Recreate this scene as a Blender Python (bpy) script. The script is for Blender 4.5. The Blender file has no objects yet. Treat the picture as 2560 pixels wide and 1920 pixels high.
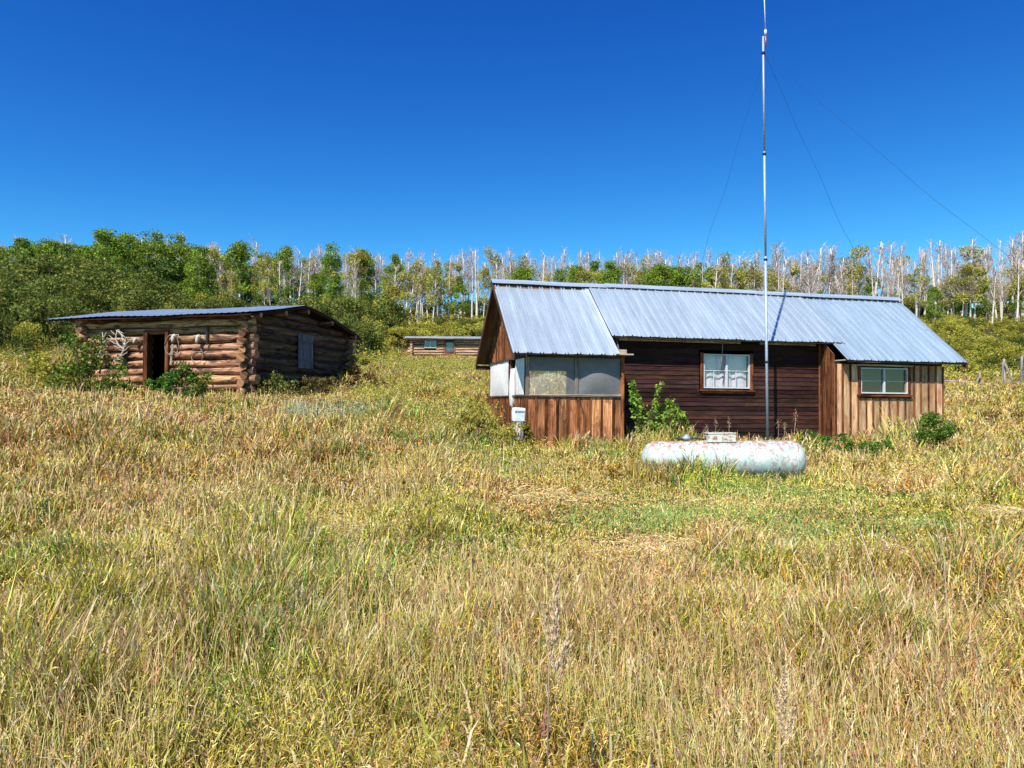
import bpy, math, random
import numpy as np
from mathutils import Vector, Matrix, noise
R = math.radians
rnd = random.Random(7)
rng = np.random.default_rng(11)
S = bpy.context.scene
COL = S.collection
F, CX, HY = 1850.0, 1280.0, 1000.0        # focal length, centre column and eye-level row used when surveying the place

# ------------------------------------------------------------------ terrain
TY = np.array([-400, 0, 6, 10, 14, 17, 20, 25, 30, 45, 60, 75, 85, 95, 110, 125, 150, 250, 600, 3000], float)
TU = np.array([-.8, -.6, -.42, -.15, .05, .25, .45, .62, .85])
TZ = np.array([
 [-1.9,-1.6,-1.35,-1.0,-.35, .15, .75,1.55,2.2,4.3,6.2,8.2,9.6,11,12.4,13,11,2,-8,-60],
 [-1.9,-1.6,-1.38,-1.05,-.55,-.1, .25,1.1,1.8,3.9,5.9,8.0,9.5,11,12.3,13,11,2,-8,-60],
 [-1.9,-1.6,-1.42,-1.15,-.75,-.3, .05,.6,1.2,3.0,4.6,6.6,8.7,10.5,12,12.8,11,2,-8,-60],
 [-1.9,-1.6,-1.5,-1.28,-.98,-.6,-.25,.30,.8,2.0,3.0,4.45,7.6,10,11.6,12.4,10,2,-8,-60],
 [-1.9,-1.6,-1.55,-1.45,-1.3,-1.2,-1.0,-.3,.3,1.7,2.9,4.4,7.4,9.8,11.2,11.6,9,1,-8,-60],
 [-1.9,-1.6,-1.57,-1.52,-1.46,-1.3,-1.15,-.7,-.2,1.2,3.0,5.0,7.2,9.5,11,11.2,9,1,-8,-60],
 [-1.9,-1.6,-1.57,-1.52,-1.45,-1.33,-1.2,-.8,-.3,.95,3.0,5.6,7.8,9.8,11,11.2,9,1,-8,-60],
 [-1.9,-1.6,-1.57,-1.5,-1.4,-1.3,-1.15,-.7,-.35,.85,3.2,6.0,8.2,10.2,11.4,11.6,9,1,-8,-60],
 [-1.9,-1.6,-1.57,-1.5,-1.4,-1.25,-1.1,-.6,-.3,.85,3.2,6.0,8.2,10.2,11.4,11.6,9,1,-8,-60]], float)

def vnoise(x, y, s, seed=0):
    """smooth value noise 0..1 on arrays"""
    x = np.asarray(x, float)/s + 37.3*seed + 1000; y = np.asarray(y, float)/s + 91.7*seed + 1000
    xi = np.floor(x).astype(np.int64); yi = np.floor(y).astype(np.int64)
    fx = x-xi; fy = y-yi
    fx = fx*fx*(3-2*fx); fy = fy*fy*(3-2*fy)
    def h(a, b):
        n = (a*374761393 + b*668265263 + seed*1274126177) & 0x7fffffff
        n = ((n ^ (n >> 13))*1274126177) & 0x7fffffff
        return ((n ^ (n >> 16)) & 0xffff)/65535.0
    return (h(xi,yi)*(1-fx)+h(xi+1,yi)*fx)*(1-fy)+(h(xi,yi+1)*(1-fx)+h(xi+1,yi+1)*fx)*fy

def gz(x, y):
    x = np.atleast_1d(np.asarray(x, float)); y = np.atleast_1d(np.asarray(y, float))
    u = np.clip(x/np.maximum(y, 4.0), TU[0], TU[-1])
    i = np.clip(np.searchsorted(TU, u)-1, 0, len(TU)-2); t = (u-TU[i])/(TU[i+1]-TU[i]); t = t*t*(3-2*t)
    j = np.clip(np.searchsorted(TY, y)-1, 0, len(TY)-2); s = np.clip((y-TY[j])/(TY[j+1]-TY[j]), 0, 1)
    z = (TZ[i,j]*(1-t)+TZ[i+1,j]*t)*(1-s)+(TZ[i,j+1]*(1-t)+TZ[i+1,j+1]*t)*s
    z = z + (vnoise(x,y,2.3,3)-.5)*.10 + (vnoise(x,y,7,4)-.5)*.16*np.clip(y/20,0,1) + (vnoise(x,y,19,5)-.5)*1.0*np.clip((y-78)/20,0,1)
    return z
def g1(x, y): return float(gz(x, y)[0])
def W(px, py):
    """ground point seen at a survey pixel"""
    u = (px-CX)/F; v = (HY-py)/F
    ys = np.linspace(2.2, 140, 6000); d = gz(u*ys, ys)-v*ys
    k = np.argmax(d > 0) if (d > 0).any() else len(ys)-1
    return u*ys[k], ys[k]

# ------------------------------------------------------------------ materials
def new_mat(name):
    m = bpy.data.materials.new(name); m.use_nodes = True
    nt = m.node_tree; nt.nodes.clear()
    out = nt.nodes.new('ShaderNodeOutputMaterial')
    return m, nt, out
def N(nt, t, **kw):
    n = nt.nodes.new(t)
    for k, v in kw.items(): setattr(n, k, v)
    return n
def ramp(nt, fac, stops):
    r = N(nt, 'ShaderNodeValToRGB'); nt.links.new(fac, r.inputs[0])
    e = r.color_ramp.elements
    while len(e) < len(stops): e.new(.5)
    for k, (p, c) in enumerate(stops):
        e[k].position = p; e[k].color = (*c, 1) if len(c) == 3 else c
    return r.outputs[0]
def mix(nt, a, b, fac, mode='MIX'):
    m = N(nt, 'ShaderNodeMix', data_type='RGBA', blend_type=mode)
    for s, v in ((m.inputs[6], a), (m.inputs[7], b)):
        if hasattr(v, 'is_linked') or hasattr(v, 'links'): nt.links.new(v, s)
        else: s.default_value = (*v, 1)
    if isinstance(fac, (int, float)): m.inputs[0].default_value = fac
    else: nt.links.new(fac, m.inputs[0])
    return m.outputs[2]
def noise_n(nt, vec, scale, detail=4, rough=.6, mapscale=None, dist=0):
    if mapscale is not None:
        mp = N(nt, 'ShaderNodeMapping'); mp.inputs['Scale'].default_value = mapscale
        nt.links.new(vec, mp.inputs[0]); vec = mp.outputs[0]
    n = N(nt, 'ShaderNodeTexNoise'); n.inputs['Scale'].default_value = scale
    n.inputs['Detail'].default_value = detail; n.inputs['Roughness'].default_value = rough
    n.inputs['Distortion'].default_value = dist
    nt.links.new(vec, n.inputs['Vector']); return n.outputs[0]
def bump(nt, h, strength, dist=.02):
    b = N(nt, 'ShaderNodeBump'); b.inputs['Strength'].default_value = strength; b.inputs['Distance'].default_value = dist
    nt.links.new(h, b.inputs['Height']); return b.outputs[0]
def principled(nt, out, col, rough=.8, metal=0, normal=None, spec=.3):
    p = N(nt, 'ShaderNodeBsdfPrincipled')
    if hasattr(col, 'links'): nt.links.new(col, p.inputs['Base Color'])
    else: p.inputs['Base Color'].default_value = (*col, 1)
    if hasattr(rough, 'links'): nt.links.new(rough, p.inputs['Roughness'])
    else: p.inputs['Roughness'].default_value = rough
    if hasattr(metal, 'links'): nt.links.new(metal, p.inputs['Metallic'])
    else: p.inputs['Metallic'].default_value = metal
    p.inputs['Specular IOR Level'].default_value = spec
    if normal is not None: nt.links.new(normal, p.inputs['Normal'])
    nt.links.new(p.outputs[0], out.inputs[0]); return p

def wood_mat(name, dark, light, stain=None, stain_amt=.5, crack=.6):
    """grain runs along UV.x; the face colour attribute Col multiplies"""
    m, nt, out = new_mat(name)
    uv = N(nt, 'ShaderNodeUVMap'); uv.uv_map = 'UVMap'
    at = N(nt, 'ShaderNodeAttribute'); at.attribute_name = 'Col'
    g1_ = noise_n(nt, uv.outputs[0], 1, 6, .65, (1.6, 34, 1), .3)
    g2_ = noise_n(nt, uv.outputs[0], 1, 3, .6, (.9, 5, 1), .6)
    c = ramp(nt, g1_, [(.3, dark), (.62, light)])
    c2 = ramp(nt, g2_, [(.35, (.55,.5,.48)), (.65, (1.15,1.12,1.1))])
    c = mix(nt, c, c2, 1, 'MULTIPLY')
    if stain:
        s = noise_n(nt, uv.outputs[0], 1, 4, .7, (1.3, 3.5, 1), 1.2)
        f = ramp(nt, s, [(.48, (0,0,0)), (.62, (stain_amt,)*3)])
        c = mix(nt, c, stain, f)
    cr = noise_n(nt, uv.outputs[0], 1, 2, .5, (.8, 48, 1), .2)
    f = ramp(nt, cr, [(.30, (crack,)*3), (.38, (0,0,0))])
    c = mix(nt, c, (.018,.012,.009), f)
    c = mix(nt, c, at.outputs[0], 1, 'MULTIPLY')
    principled(nt, out, c, .85, 0, bump(nt, g1_, .7, .012), .15)
    return m
def plain_mat(name, col, rough=.6, metal=0, var=.25, scale=8, b=.2, spec=.3):
    m, nt, out = new_mat(name)
    tc = N(nt, 'ShaderNodeTexCoord')
    n = noise_n(nt, tc.outputs['Object'], scale, 5, .65)
    lo = tuple(x*(1-var) for x in col); hi = tuple(min(1, x*(1+var)) for x in col)
    c = ramp(nt, n, [(.3, lo), (.7, hi)])
    principled(nt, out, c, rough, metal, bump(nt, n, b, .01), spec)
    return m
def leaf_mat(name, trans=.28):
    m, nt, out = new_mat(name)
    at = N(nt, 'ShaderNodeAttribute'); at.attribute_name = 'Col'
    d = N(nt, 'ShaderNodeBsdfDiffuse'); t = N(nt, 'ShaderNodeBsdfTranslucent')
    nt.links.new(at.outputs[0], d.inputs[0]); nt.links.new(at.outputs[0], t.inputs[0])
    mx = N(nt, 'ShaderNodeMixShader'); mx.inputs[0].default_value = trans
    nt.links.new(d.outputs[0], mx.inputs[1]); nt.links.new(t.outputs[0], mx.inputs[2])
    nt.links.new(mx.outputs[0], out.inputs[0]); return m
def roof_mat(name, a, b_):
    m, nt, out = new_mat(name)
    tc = N(nt, 'ShaderNodeTexCoord'); uv = N(nt, 'ShaderNodeUVMap'); uv.uv_map = 'UVMap'
    at = N(nt, 'ShaderNodeAttribute'); at.attribute_name = 'Col'
    n = noise_n(nt, uv.outputs[0], 1, 5, .6, (.7, 6, 1), .4)
    n2 = noise_n(nt, tc.outputs['Object'], 26, 2, .5)
    c = ramp(nt, n, [(.3, a), (.7, b_)])
    c = mix(nt, c, ramp(nt, n2, [(.3,(.9,.9,.9)), (.7,(1.05,1.05,1.05))]), 1, 'MULTIPLY')
    c = mix(nt, c, at.outputs[0], 1, 'MULTIPLY')
    rr = ramp(nt, n, [(.3,(.30,)*3), (.7,(.46,)*3)])
    principled(nt, out, c, rr, .45, bump(nt, n2, .08, .01), .4); return m

M = {}
M['log_old'] = wood_mat('weathered_log', (.11,.048,.024), (.80,.47,.25), (.075,.038,.025), .95, 1.0)
M['log_end'] = wood_mat('log_end_grain', (.25,.11,.055), (.58,.34,.18), (.10,.045,.03), .8, .9)
M['log_pale'] = wood_mat('pale_log', (.46,.29,.16), (.78,.56,.34), (.3,.15,.08), .5, .8)
M['clap'] = wood_mat('dark_clapboard', (.010,.006,.005), (.055,.028,.023), (.11,.04,.022), .3, .8)
M['board_red'] = wood_mat('red_brown_board', (.14,.042,.018), (.62,.25,.10), (.07,.020,.010), .8, .8)
M['board_tan'] = wood_mat('bleached_board', (.58,.33,.15), (.95,.66,.39), (.40,.14,.06), .65, .5)
M['trim'] = wood_mat('brown_trim', (.07,.035,.025), (.17,.085,.06), None, 0, .5)
M['soffit'] = wood_mat('soffit_board', (.14,.085,.05), (.26,.17,.10), None, 0, .4)
M['grey_wood'] = wood_mat('silver_weathered_wood', (.20,.17,.15), (.50,.45,.40), (.14,.11,.1), .5, .8)
M['old_board'] = wood_mat('grey_shutter_board', (.10,.10,.11), (.24,.24,.27), None, 0, .8)
M['cream_wood'] = wood_mat('cream_board', (.42,.33,.24), (.70,.58,.45), (.2,.1,.06), .4, .4)
M['white_paint'] = plain_mat('white_paint', (.62,.62,.63), .5, 0, .12, 14, .1)
M['chink'] = plain_mat('shade_dark_chinking', (.035,.024,.018), .95, 0, .4, 20, .6)  # near-black colour stands for shadow in the gaps between logs
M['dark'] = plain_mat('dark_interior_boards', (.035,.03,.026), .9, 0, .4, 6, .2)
M['roof'] = roof_mat('galvanised_roof', (.41,.49,.55), (.52,.60,.67))
M['roof_old'] = roof_mat('dull_roof_sheet', (.26,.34,.42), (.36,.44,.52))
M['mast'] = plain_mat('galvanised_tube', (.36,.43,.52), .5, .3, .15, 5, .05)
M['black'] = plain_mat('black_metal', (.03,.03,.035), .5, .3, .3, 9)
M['fibre'] = plain_mat('white_fibreglass', (.80,.82,.84), .35, 0, .05, 5, .02)
M['copper'] = plain_mat('red_brown_connector', (.42,.15,.10), .5, .2, .2, 9)
M['wire'] = plain_mat('guy_wire', (.05,.12,.30), .6, 0, .1, 4, 0)
M['bone'] = plain_mat('bleached_bone', (.48,.42,.34), .7, 0, .25, 22, .3)
M['iron'] = plain_mat('rusty_wire', (.30,.24,.20), .7, .2, .3, 30)
M['curtain'] = plain_mat('lace_curtain', (.66,.62,.66), .9, 0, .12, 6, .2)
M['curtain_dim'] = plain_mat('dull_curtain', (.055,.065,.045), .9, 0, .4, 5, .2)
M['leaf'] = leaf_mat('leaf'); M['grassblade'] = leaf_mat('grass_blade', .20)

def glass(name, tint, k=.75):
    m, nt, out = new_mat(name)
    tr = N(nt, 'ShaderNodeBsdfTransparent'); tr.inputs[0].default_value = (*tint, 1)
    gl = N(nt, 'ShaderNodeBsdfGlossy'); gl.inputs['Roughness'].default_value = .04
    mx = N(nt, 'ShaderNodeMixShader')
    mx.inputs[0].default_value = .06; nt.links.new(tr.outputs[0], mx.inputs[1]); nt.links.new(gl.outputs[0], mx.inputs[2])
    nt.links.new(mx.outputs[0], out.inputs[0]); return m
M['glass'] = glass('window_glass', (.97,.96,.97)); M['glass_dark'] = glass('dark_tinted_glass', (.5,.56,.52))  # wing panes tinted darker and greener than the main window's
def screen_mat(name, col, alpha, tl=.25):
    m, nt, out = new_mat(name)
    tc = N(nt, 'ShaderNodeTexCoord')
    n = noise_n(nt, tc.outputs['Object'], 7, 5, .6)
    d = N(nt, 'ShaderNodeBsdfDiffuse'); c = ramp(nt, n, [(.3, tuple(x*.82 for x in col)), (.7, col)])
    nt.links.new(c, d.inputs[0])
    t2 = N(nt, 'ShaderNodeBsdfTranslucent'); nt.links.new(c, t2.inputs[0])
    ad = N(nt, 'ShaderNodeMixShader'); ad.inputs[0].default_value = tl
    nt.links.new(d.outputs[0], ad.inputs[1]); nt.links.new(t2.outputs[0], ad.inputs[2])
    tr = N(nt, 'ShaderNodeBsdfTransparent')
    mx = N(nt, 'ShaderNodeMixShader'); mx.inputs[0].default_value = alpha
    nt.links.new(tr.outputs[0], mx.inputs[1]); nt.links.new(ad.outputs[0], mx.inputs[2])
    nt.links.new(mx.outputs[0], out.inputs[0]); return m
M['screen'] = screen_mat('window_screen_mesh', (.60,.60,.60), .46)
M['sheet'] = screen_mat('clouded_plastic_sheet', (.97,.93,.86), .98, .06)

def tank_mat():
    m, nt, out = new_mat('chipped_mint_paint')
    tc = N(nt, 'ShaderNodeTexCoord'); v = tc.outputs['Object']
    n1 = noise_n(nt, v, 2.2, 6, .65, (1,1.6,1.6)); n2 = noise_n(nt, v, 12, 8, .75, (1.0,1,.7), 1.2); n3 = noise_n(nt, v, 1.3, 3, .5)
    c = ramp(nt, n1, [(.38, (.55,.58,.55)), (.5, (.42,.60,.54)), (.62, (.68,.66,.62))])
    f = ramp(nt, n2, [(.50, (0,0,0)), (.58, (.75,)*3)])
    c = mix(nt, c, (.42,.24,.20), f)
    sx = N(nt, 'ShaderNodeSeparateXYZ'); nt.links.new(v, sx.inputs[0])      # rust gathers along the weathered top and right half
    mp = N(nt, 'ShaderNodeMapRange'); mp.inputs[1].default_value = .14; mp.inputs[2].default_value = .36; nt.links.new(sx.outputs[2], mp.inputs[0])
    f2 = ramp(nt, n2, [(.44, (0,0,0)), (.53, (.95,)*3)])
    ff = mix(nt, f2, mp.outputs[0], 1, 'MULTIPLY')
    c = mix(nt, c, (.34,.12,.09), ff)
    principled(nt, out, c, .55, 0, bump(nt, n2, .25, .005), .35); return m
M['tank'] = tank_mat()
M['housing'] = (lambda: (lambda m, nt, out: (principled(nt, out, mix(nt, (.60,.62,.52), (.36,.11,.07), ramp(nt, noise_n(nt, N(nt,'ShaderNodeTexCoord').outputs['Object'], 9, 6, .7), [(.50,(0,0,0)),(.58,(1,1,1))])), .6), m)[1])(*new_mat('rusted_cream_paint')))()
def bark(name, a, b_, knots):
    m, nt, out = new_mat(name)
    tc = N(nt, 'ShaderNodeTexCoord'); v = tc.outputs['Object']
    n = noise_n(nt, v, 3, 4, .6); k = noise_n(nt, v, 1, 3, .6, (5,5,2.2), .5)
    c = ramp(nt, n, [(.3, a), (.7, b_)])
    c = mix(nt, c, knots, ramp(nt, k, [(.32,(1,1,1)), (.40,(0,0,0))]))
    principled(nt, out, c, .8, 0, None, .2); return m
M['aspen_bark'] = bark('aspen_bark', (.52,.49,.40), (.78,.74,.64), (.07,.06,.05))
M['dead_bark'] = bark('dead_aspen_bark', (.58,.50,.43), (.80,.72,.63), (.12,.09,.07))
M['twig'] = plain_mat('pinkish_twig', (.60,.48,.42), .9, 0, .2, 5, 0)
M['stem'] = plain_mat('brown_stem', (.12,.085,.06), .9, 0, .3, 5, 0)

# ------------------------------------------------------------------ mesh building
def link(name, me, mat, parent=None):
    if mat is not None: me.materials.append(M[mat])
    o = bpy.data.objects.new(name, me); COL.objects.link(o)
    if parent is not None: o.parent = parent
    return o
def tag(o, label, cat=None, group=None, kind=None):
    if label: o['label'] = label
    if cat: o['category'] = cat
    if group: o['group'] = group
    if kind: o['kind'] = kind
    return o
def empty(name, loc=(0,0,0), rot=(0,0,0), label=None, cat=None, group=None):
    o = bpy.data.objects.new(name, None); COL.objects.link(o); o.location = loc; o.rotation_euler = rot
    o.empty_display_size = .3
    return tag(o, label, cat, group)

class MB:
    def __init__(s): s.v = []; s.f = []; s.uv = []; s.c = []; s.smooth = []
    def face(s, idx, uvs=None, col=(1,1,1), smooth=False):
        s.f.append(idx); s.uv.append(uvs or [(0,0)]*len(idx)); s.c.append(col); s.smooth.append(smooth)
    def poly(s, pts, col=(1,1,1), uvs=None):
        b = len(s.v); s.v += [tuple(p) for p in pts]
        if uvs is None: uvs = [(p[0]+p[1], p[2]) for p in pts]
        s.face(list(range(b, b+len(pts))), uvs, col)
    def prism(s, p0, p1, a, b_, col=(1,1,1), off=None):
        """bar from p0 to p1, half-extents given as vectors a and b_; grain along the bar"""
        p0 = Vector(p0); p1 = Vector(p1); a = Vector(a); b_ = Vector(b_); L = (p1-p0).length
        o = rnd.random()*50 if off is None else off
        i = len(s.v)
        for p in (p0, p1):
            for sa, sb in ((-1,-1),(1,-1),(1,1),(-1,1)): s.v.append(tuple(p+a*sa+b_*sb))
        wa = a.length*2; wb = b_.length*2
        for k, w in ((0,wa),(1,wb),(2,wa),(3,wb)):
            q = (k+1) % 4
            s.face([i+k, i+q, i+4+q, i+4+k], [(o,o),(o,o+w),(o+L,o+w),(o+L,o)], col)
        s.face([i+3,i+2,i+1,i], [(o,o),(o,o+.05),(o+.05,o+.05),(o+.05,o)], col)
        s.face([i+4,i+5,i+6,i+7], [(o,o),(o,o+.05),(o+.05,o+.05),(o+.05,o)], col)
    def box(s, x0, x1, y0, y1, z0, z1, col=(1,1,1), axis=None):
        d = (x1-x0, y1-y0, z1-z0); ax = axis if axis is not None else max(range(3), key=lambda k: d[k])
        c = [(x0+x1)/2, (y0+y1)/2, (z0+z1)/2]; p0 = list(c); p1 = list(c)
        lo = (x0,y0,z0)[ax]; hi = (x1,y1,z1)[ax]; p0[ax] = lo; p1[ax] = hi
        o = [k for k in range(3) if k != ax]
        a = [0,0,0]; b_ = [0,0,0]; a[o[0]] = d[o[0]]/2; b_[o[1]] = d[o[1]]/2
        if ax == 1: a, b_ = b_, a
        s.prism(p0, p1, a, b_, col)
    def tube(s, path, rad, n=8, col=(1,1,1), cap=True, capcol=None, squash=None, jitter=0, smooth=True):
        path = [Vector(p) for p in path]; base = len(s.v); o = rnd.random()*50
        acc = 0; ref = Vector((0,0,1))
        if abs((path[-1]-path[0]).normalized().z) > .9: ref = Vector((1,0,0))
        Ls = []
        ph = [rnd.random()*9 for _ in range(3)]
        for k, p in enumerate(path):
            if k: acc += (p-path[k-1]).length
            Ls.append(acc)
            t = (path[min(k+1,len(path)-1)]-path[max(k-1,0)]).normalized()
            a = t.cross(ref).normalized(); b_ = a.cross(t)
            r = rad[k] if isinstance(rad, (list,tuple)) else rad
            for j in range(n):
                w = 2*math.pi*j/n; rr = r*(1+jitter*(math.sin(2*w+ph[0]+acc*2)*.6+math.sin(3*w+ph[1]-acc*3)*.4))
                s.v.append(tuple(p+a*math.cos(w)*rr+b_*math.sin(w)*rr))
        rm = rad[0] if isinstance(rad, (list,tuple)) else rad
        for k in range(len(path)-1):
            for j in range(n):
                q = (j+1) % n
                s.face([base+k*n+j, base+k*n+q, base+(k+1)*n+q, base+(k+1)*n+j],
                    [(o+Ls[k], o+j/n*6.28*rm), (o+Ls[k], o+(j+1)/n*6.28*rm), (o+Ls[k+1], o+(j+1)/n*6.28*rm), (o+Ls[k+1], o+j/n*6.28*rm)], col, smooth)
        if cap:
            for kk, rev in ((0, False), (len(path)-1, True)):
                idx = [base+kk*n+j for j in range(n)]
                uvs = [(o+.02*math.cos(6.28*j/n), o+.3*math.sin(6.28*j/n)*rm) for j in range(n)]
                if not rev: idx = idx[::-1]
                s.face(idx, uvs, capcol or col)
    def lathe(s, prof, n=20, axis='x', org=(0,0,0), col=(1,1,1), smooth=True):
        base = len(s.v)
        for (t, r) in prof:
            for j in range(n):
                w = 2*math.pi*j/n; a, b_ = r*math.cos(w), r*math.sin(w)
                p = (t, a, b_) if axis == 'x' else (a, b_, t)
                s.v.append((org[0]+p[0], org[1]+p[1], org[2]+p[2]))
        for k in range(len(prof)-1):
            for j in range(n):
                q = (j+1) % n
                s.face([base+k*n+j, base+k*n+q, base+(k+1)*n+q, base+(k+1)*n+j], None, col, smooth)
    def build(s, name, mat, parent=None):
        me = bpy.data.meshes.new(name); me.from_pydata(s.v, [], s.f)
        uv = me.uv_layers.new(name='UVMap')
        uv.data.foreach_set('uv', np.array([c for f in s.uv for c in f], np.float32).ravel())
        ca = me.color_attributes.new('Col', 'FLOAT_COLOR', 'CORNER')
        ca.data.foreach_set('color', np.array([(*c, 1) for f, c in zip(s.f, s.c) for _ in f], np.float32).ravel())
        me.polygons.foreach_set('use_smooth', s.smooth)
        me.update()
        return link(name, me, mat, parent)

def np_mesh(name, V, loops, starts, totals, C):
    """C: colour per vertex"""
    me = bpy.data.meshes.new(name)
    me.vertices.add(len(V)); me.vertices.foreach_set('co', np.ascontiguousarray(V, np.float32).ravel())
    me.loops.add(len(loops)); me.loops.foreach_set('vertex_index', np.ascontiguousarray(loops, np.int32))
    me.polygons.add(len(starts)); me.polygons.foreach_set('loop_start', np.ascontiguousarray(starts, np.int32))
    me.update(calc_edges=True)
    ca = me.color_attributes.new('Col', 'FLOAT_COLOR', 'POINT')
    ca.data.foreach_set('color', np.concatenate([C, np.ones((len(C),1))], 1).astype(np.float32).ravel())
    return me
def leaf_quads(P, size, C, up=0.0, stretch=1.0):
    """one folded leaf-size quad per point"""
    n = len(P)
    a = rng.normal(size=(n,3)); a /= np.linalg.norm(a, axis=1)[:,None]
    b = rng.normal(size=(n,3)); b[:,2] += up; b -= (a*b).sum(1)[:,None]*a; b /= np.linalg.norm(b, axis=1)[:,None]
    s = (size*rng.uniform(.6,1.4,n))[:,None] if np.isscalar(size) else (size*rng.uniform(.7,1.3,n))[:,None]
    V = np.stack([P-a*s*.5, P-b*s*.35*stretch+a*s*.05, P+a*s*.55, P+b*s*.4*stretch], 1).reshape(-1,3)
    i = np.arange(n)[:,None]*4
    loops = (i+np.array([0,1,2,3])).ravel()
    return V, loops, np.arange(n)*4, None, np.repeat(C, 4, 0)
def leaf_obj(name, P, size, C, mat='leaf', parent=None, stretch=1.0):
    V, l, s, t, c = leaf_quads(np.asarray(P), size, C, 0, stretch)
    return link(name, np_mesh(name, V, l, s, t, c), mat, parent)
def palette(n, cols, w, var=.18):
    cols = np.array(cols); w = np.array(w, float); w /= w.sum()
    c = cols[rng.choice(len(cols), n, p=w)]
    return np.clip(c*rng.uniform(1-var, 1+var, (n,1))*rng.uniform(.93,1.07,(n,3)), 0, 1)

# ------------------------------------------------------------------ ground sheet
def axis_pts(segs):
    out = []
    for a, b, n in segs: out += list(np.linspace(a, b, n, endpoint=False))
    return np.array(out+[segs[-1][1]])
xs = axis_pts([(-2500,-200,8),(-200,-60,28),(-60,-15,60),(-15,20,120),(20,80,80),(80,200,24),(200,2500,8)])
ys = axis_pts([(-400,-10,6),(-10,0,8),(0,30,110),(30,80,80),(80,160,60),(160,600,20),(600,3000,8)])
X, Y = np.meshgrid(xs, ys); Z = gz(X.ravel(), Y.ravel()); nx, ny = len(xs), len(ys)
V = np.stack([X.ravel(), Y.ravel(), Z], 1)
ii, jj = np.meshgrid(np.arange(nx-1), np.arange(ny-1)); b0 = (jj*nx+ii).ravel()
loops = np.stack([b0, b0+1, b0+nx+1, b0+nx], 1).ravel()
gc = np.ones((len(V),3))
me = np_mesh('ground', V, loops, np.arange(len(b0))*4, None, gc)
m, nt, out = new_mat('dry_meadow_soil')
tc = N(nt, 'ShaderNodeTexCoord')
n1 = noise_n(nt, tc.outputs['Object'], .5, 8, .7); n2 = noise_n(nt, tc.outputs['Object'], 9, 6, .75)
c = ramp(nt, n1, [(.35,(.05,.042,.020)), (.5,(.10,.078,.038)), (.65,(.17,.125,.06))])
c = mix(nt, c, ramp(nt, n2, [(.3,(.4,.4,.4)), (.7,(1.3,1.25,1.1))]), 1, 'MULTIPLY')
principled(nt, out, c, .95, 0, bump(nt, n2, .8, .06), .1)
M['soil'] = m
g = link('ground', me, 'soil'); me.polygons.foreach_set('use_smooth', [True]*len(me.polygons)); tag(g, None, kind='structure')

# ------------------------------------------------------------------ main house
TH = R(12.5); TILT = R(.55)
HX, HYY, HZ = .317, 17.25, -1.2
house = empty('ranch_house', (HX, HYY, HZ), (0, TILT, TH), 'long single-storey wooden ranch house with pale blue metal roof and screened porch', 'house')
SL = .79
def rz(c): return 2.29+SL*(c+.17) if c <= 2.4 else 4.32-SL*(c-2.4)
def ribbed(name, L0, L1, c0, c1, lift, pitch, mat, parent, double=False, tint=(1,1,1), wav=.01, seed=0):
    """trapezoid-ribbed steel sheets laid from ridge to eave"""
    mb = MB(); xs_ = [L0]; hs = [0.0]; x = L0+.03
    while x < L1-.06:
        reps = (0, .075) if double else (0,)
        for d in reps:
            xs_ += [x+d, x+d+.010, x+d+.030, x+d+.042]; hs += [0, .032, .032, 0]
        xs_ += [x+pitch*.55]; hs += [.006 if not double else 0.0]
        x += pitch
    xs_.append(L1); hs.append(0.0)
    z_ = sorted(zip(xs_, hs)); xs_ = [a for a,_ in z_ if a <= L1]; hs = [b for a,b in z_ if a <= L1]
    K = 7; nrm = Vector((0, -SL if c1 > c0 else SL, 1)).normalized()
    rows = []
    for k in range(K+1):
        t = k/K; c = c0+(c1-c0)*t
        row = []
        for j, (a, h) in enumerate(zip(xs_, hs)):
            wv = wav*(noise.noise(Vector((a*.8+seed, c*1.1, seed)))*1.2) + (.006*math.sin(a*11+seed) if k == 0 else 0)
            cc = c + (0.012*noise.noise(Vector((a*1.7, 3+seed, 0))) if k == 0 else 0)
            p = Vector((a, cc, rz(cc)+lift)) + nrm*(h+wv)
            mb.v.append(tuple(p)); row.append(len(mb.v)-1)
        rows.append(row)
    run = abs(c1-c0)*1.274
    for k in range(K):
        for j in range(len(xs_)-1):
            sheet = int((xs_[j]-L0)/.86); r2 = random.Random(sheet*7+seed); q = .93+.12*r2.random()
            col = tuple(q*t for t in tint)
            mb.face([rows[k][j], rows[k][j+1], rows[k+1][j+1], rows[k+1][j]],
              [(run*k/K+sheet*3, xs_[j]), (run*k/K+sheet*3, xs_[j+1]), (run*(k+1)/K+sheet*3, xs_[j+1]), (run*(k+1)/K+sheet*3, xs_[j])], col)
    o = mb.build(name, mat, parent); o.modifiers.new('t', 'SOLIDIFY').thickness = .004
    return o
ribbed('porch_roof', -.36, 2.17, -.17, 2.43, 0, .30, 'roof', house, True, (1.04,1.03,1.02), .012, 1)
ribbed('main_roof', 2.26, 8.76, .40, 2.43, .055, .235, 'roof', house, False, (1,1,1), .014, 2)
ribbed('wing_roof', 8.41, 12.07, -.17, 2.43, .018, .215, 'roof', house, False, (.92,.98,1.0), .01, 3)
ribbed('rear_roof', -.36, 12.07, 4.97, 2.37, .0, .235, 'roof', house, False, (1,1,1), .01, 4)
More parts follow.
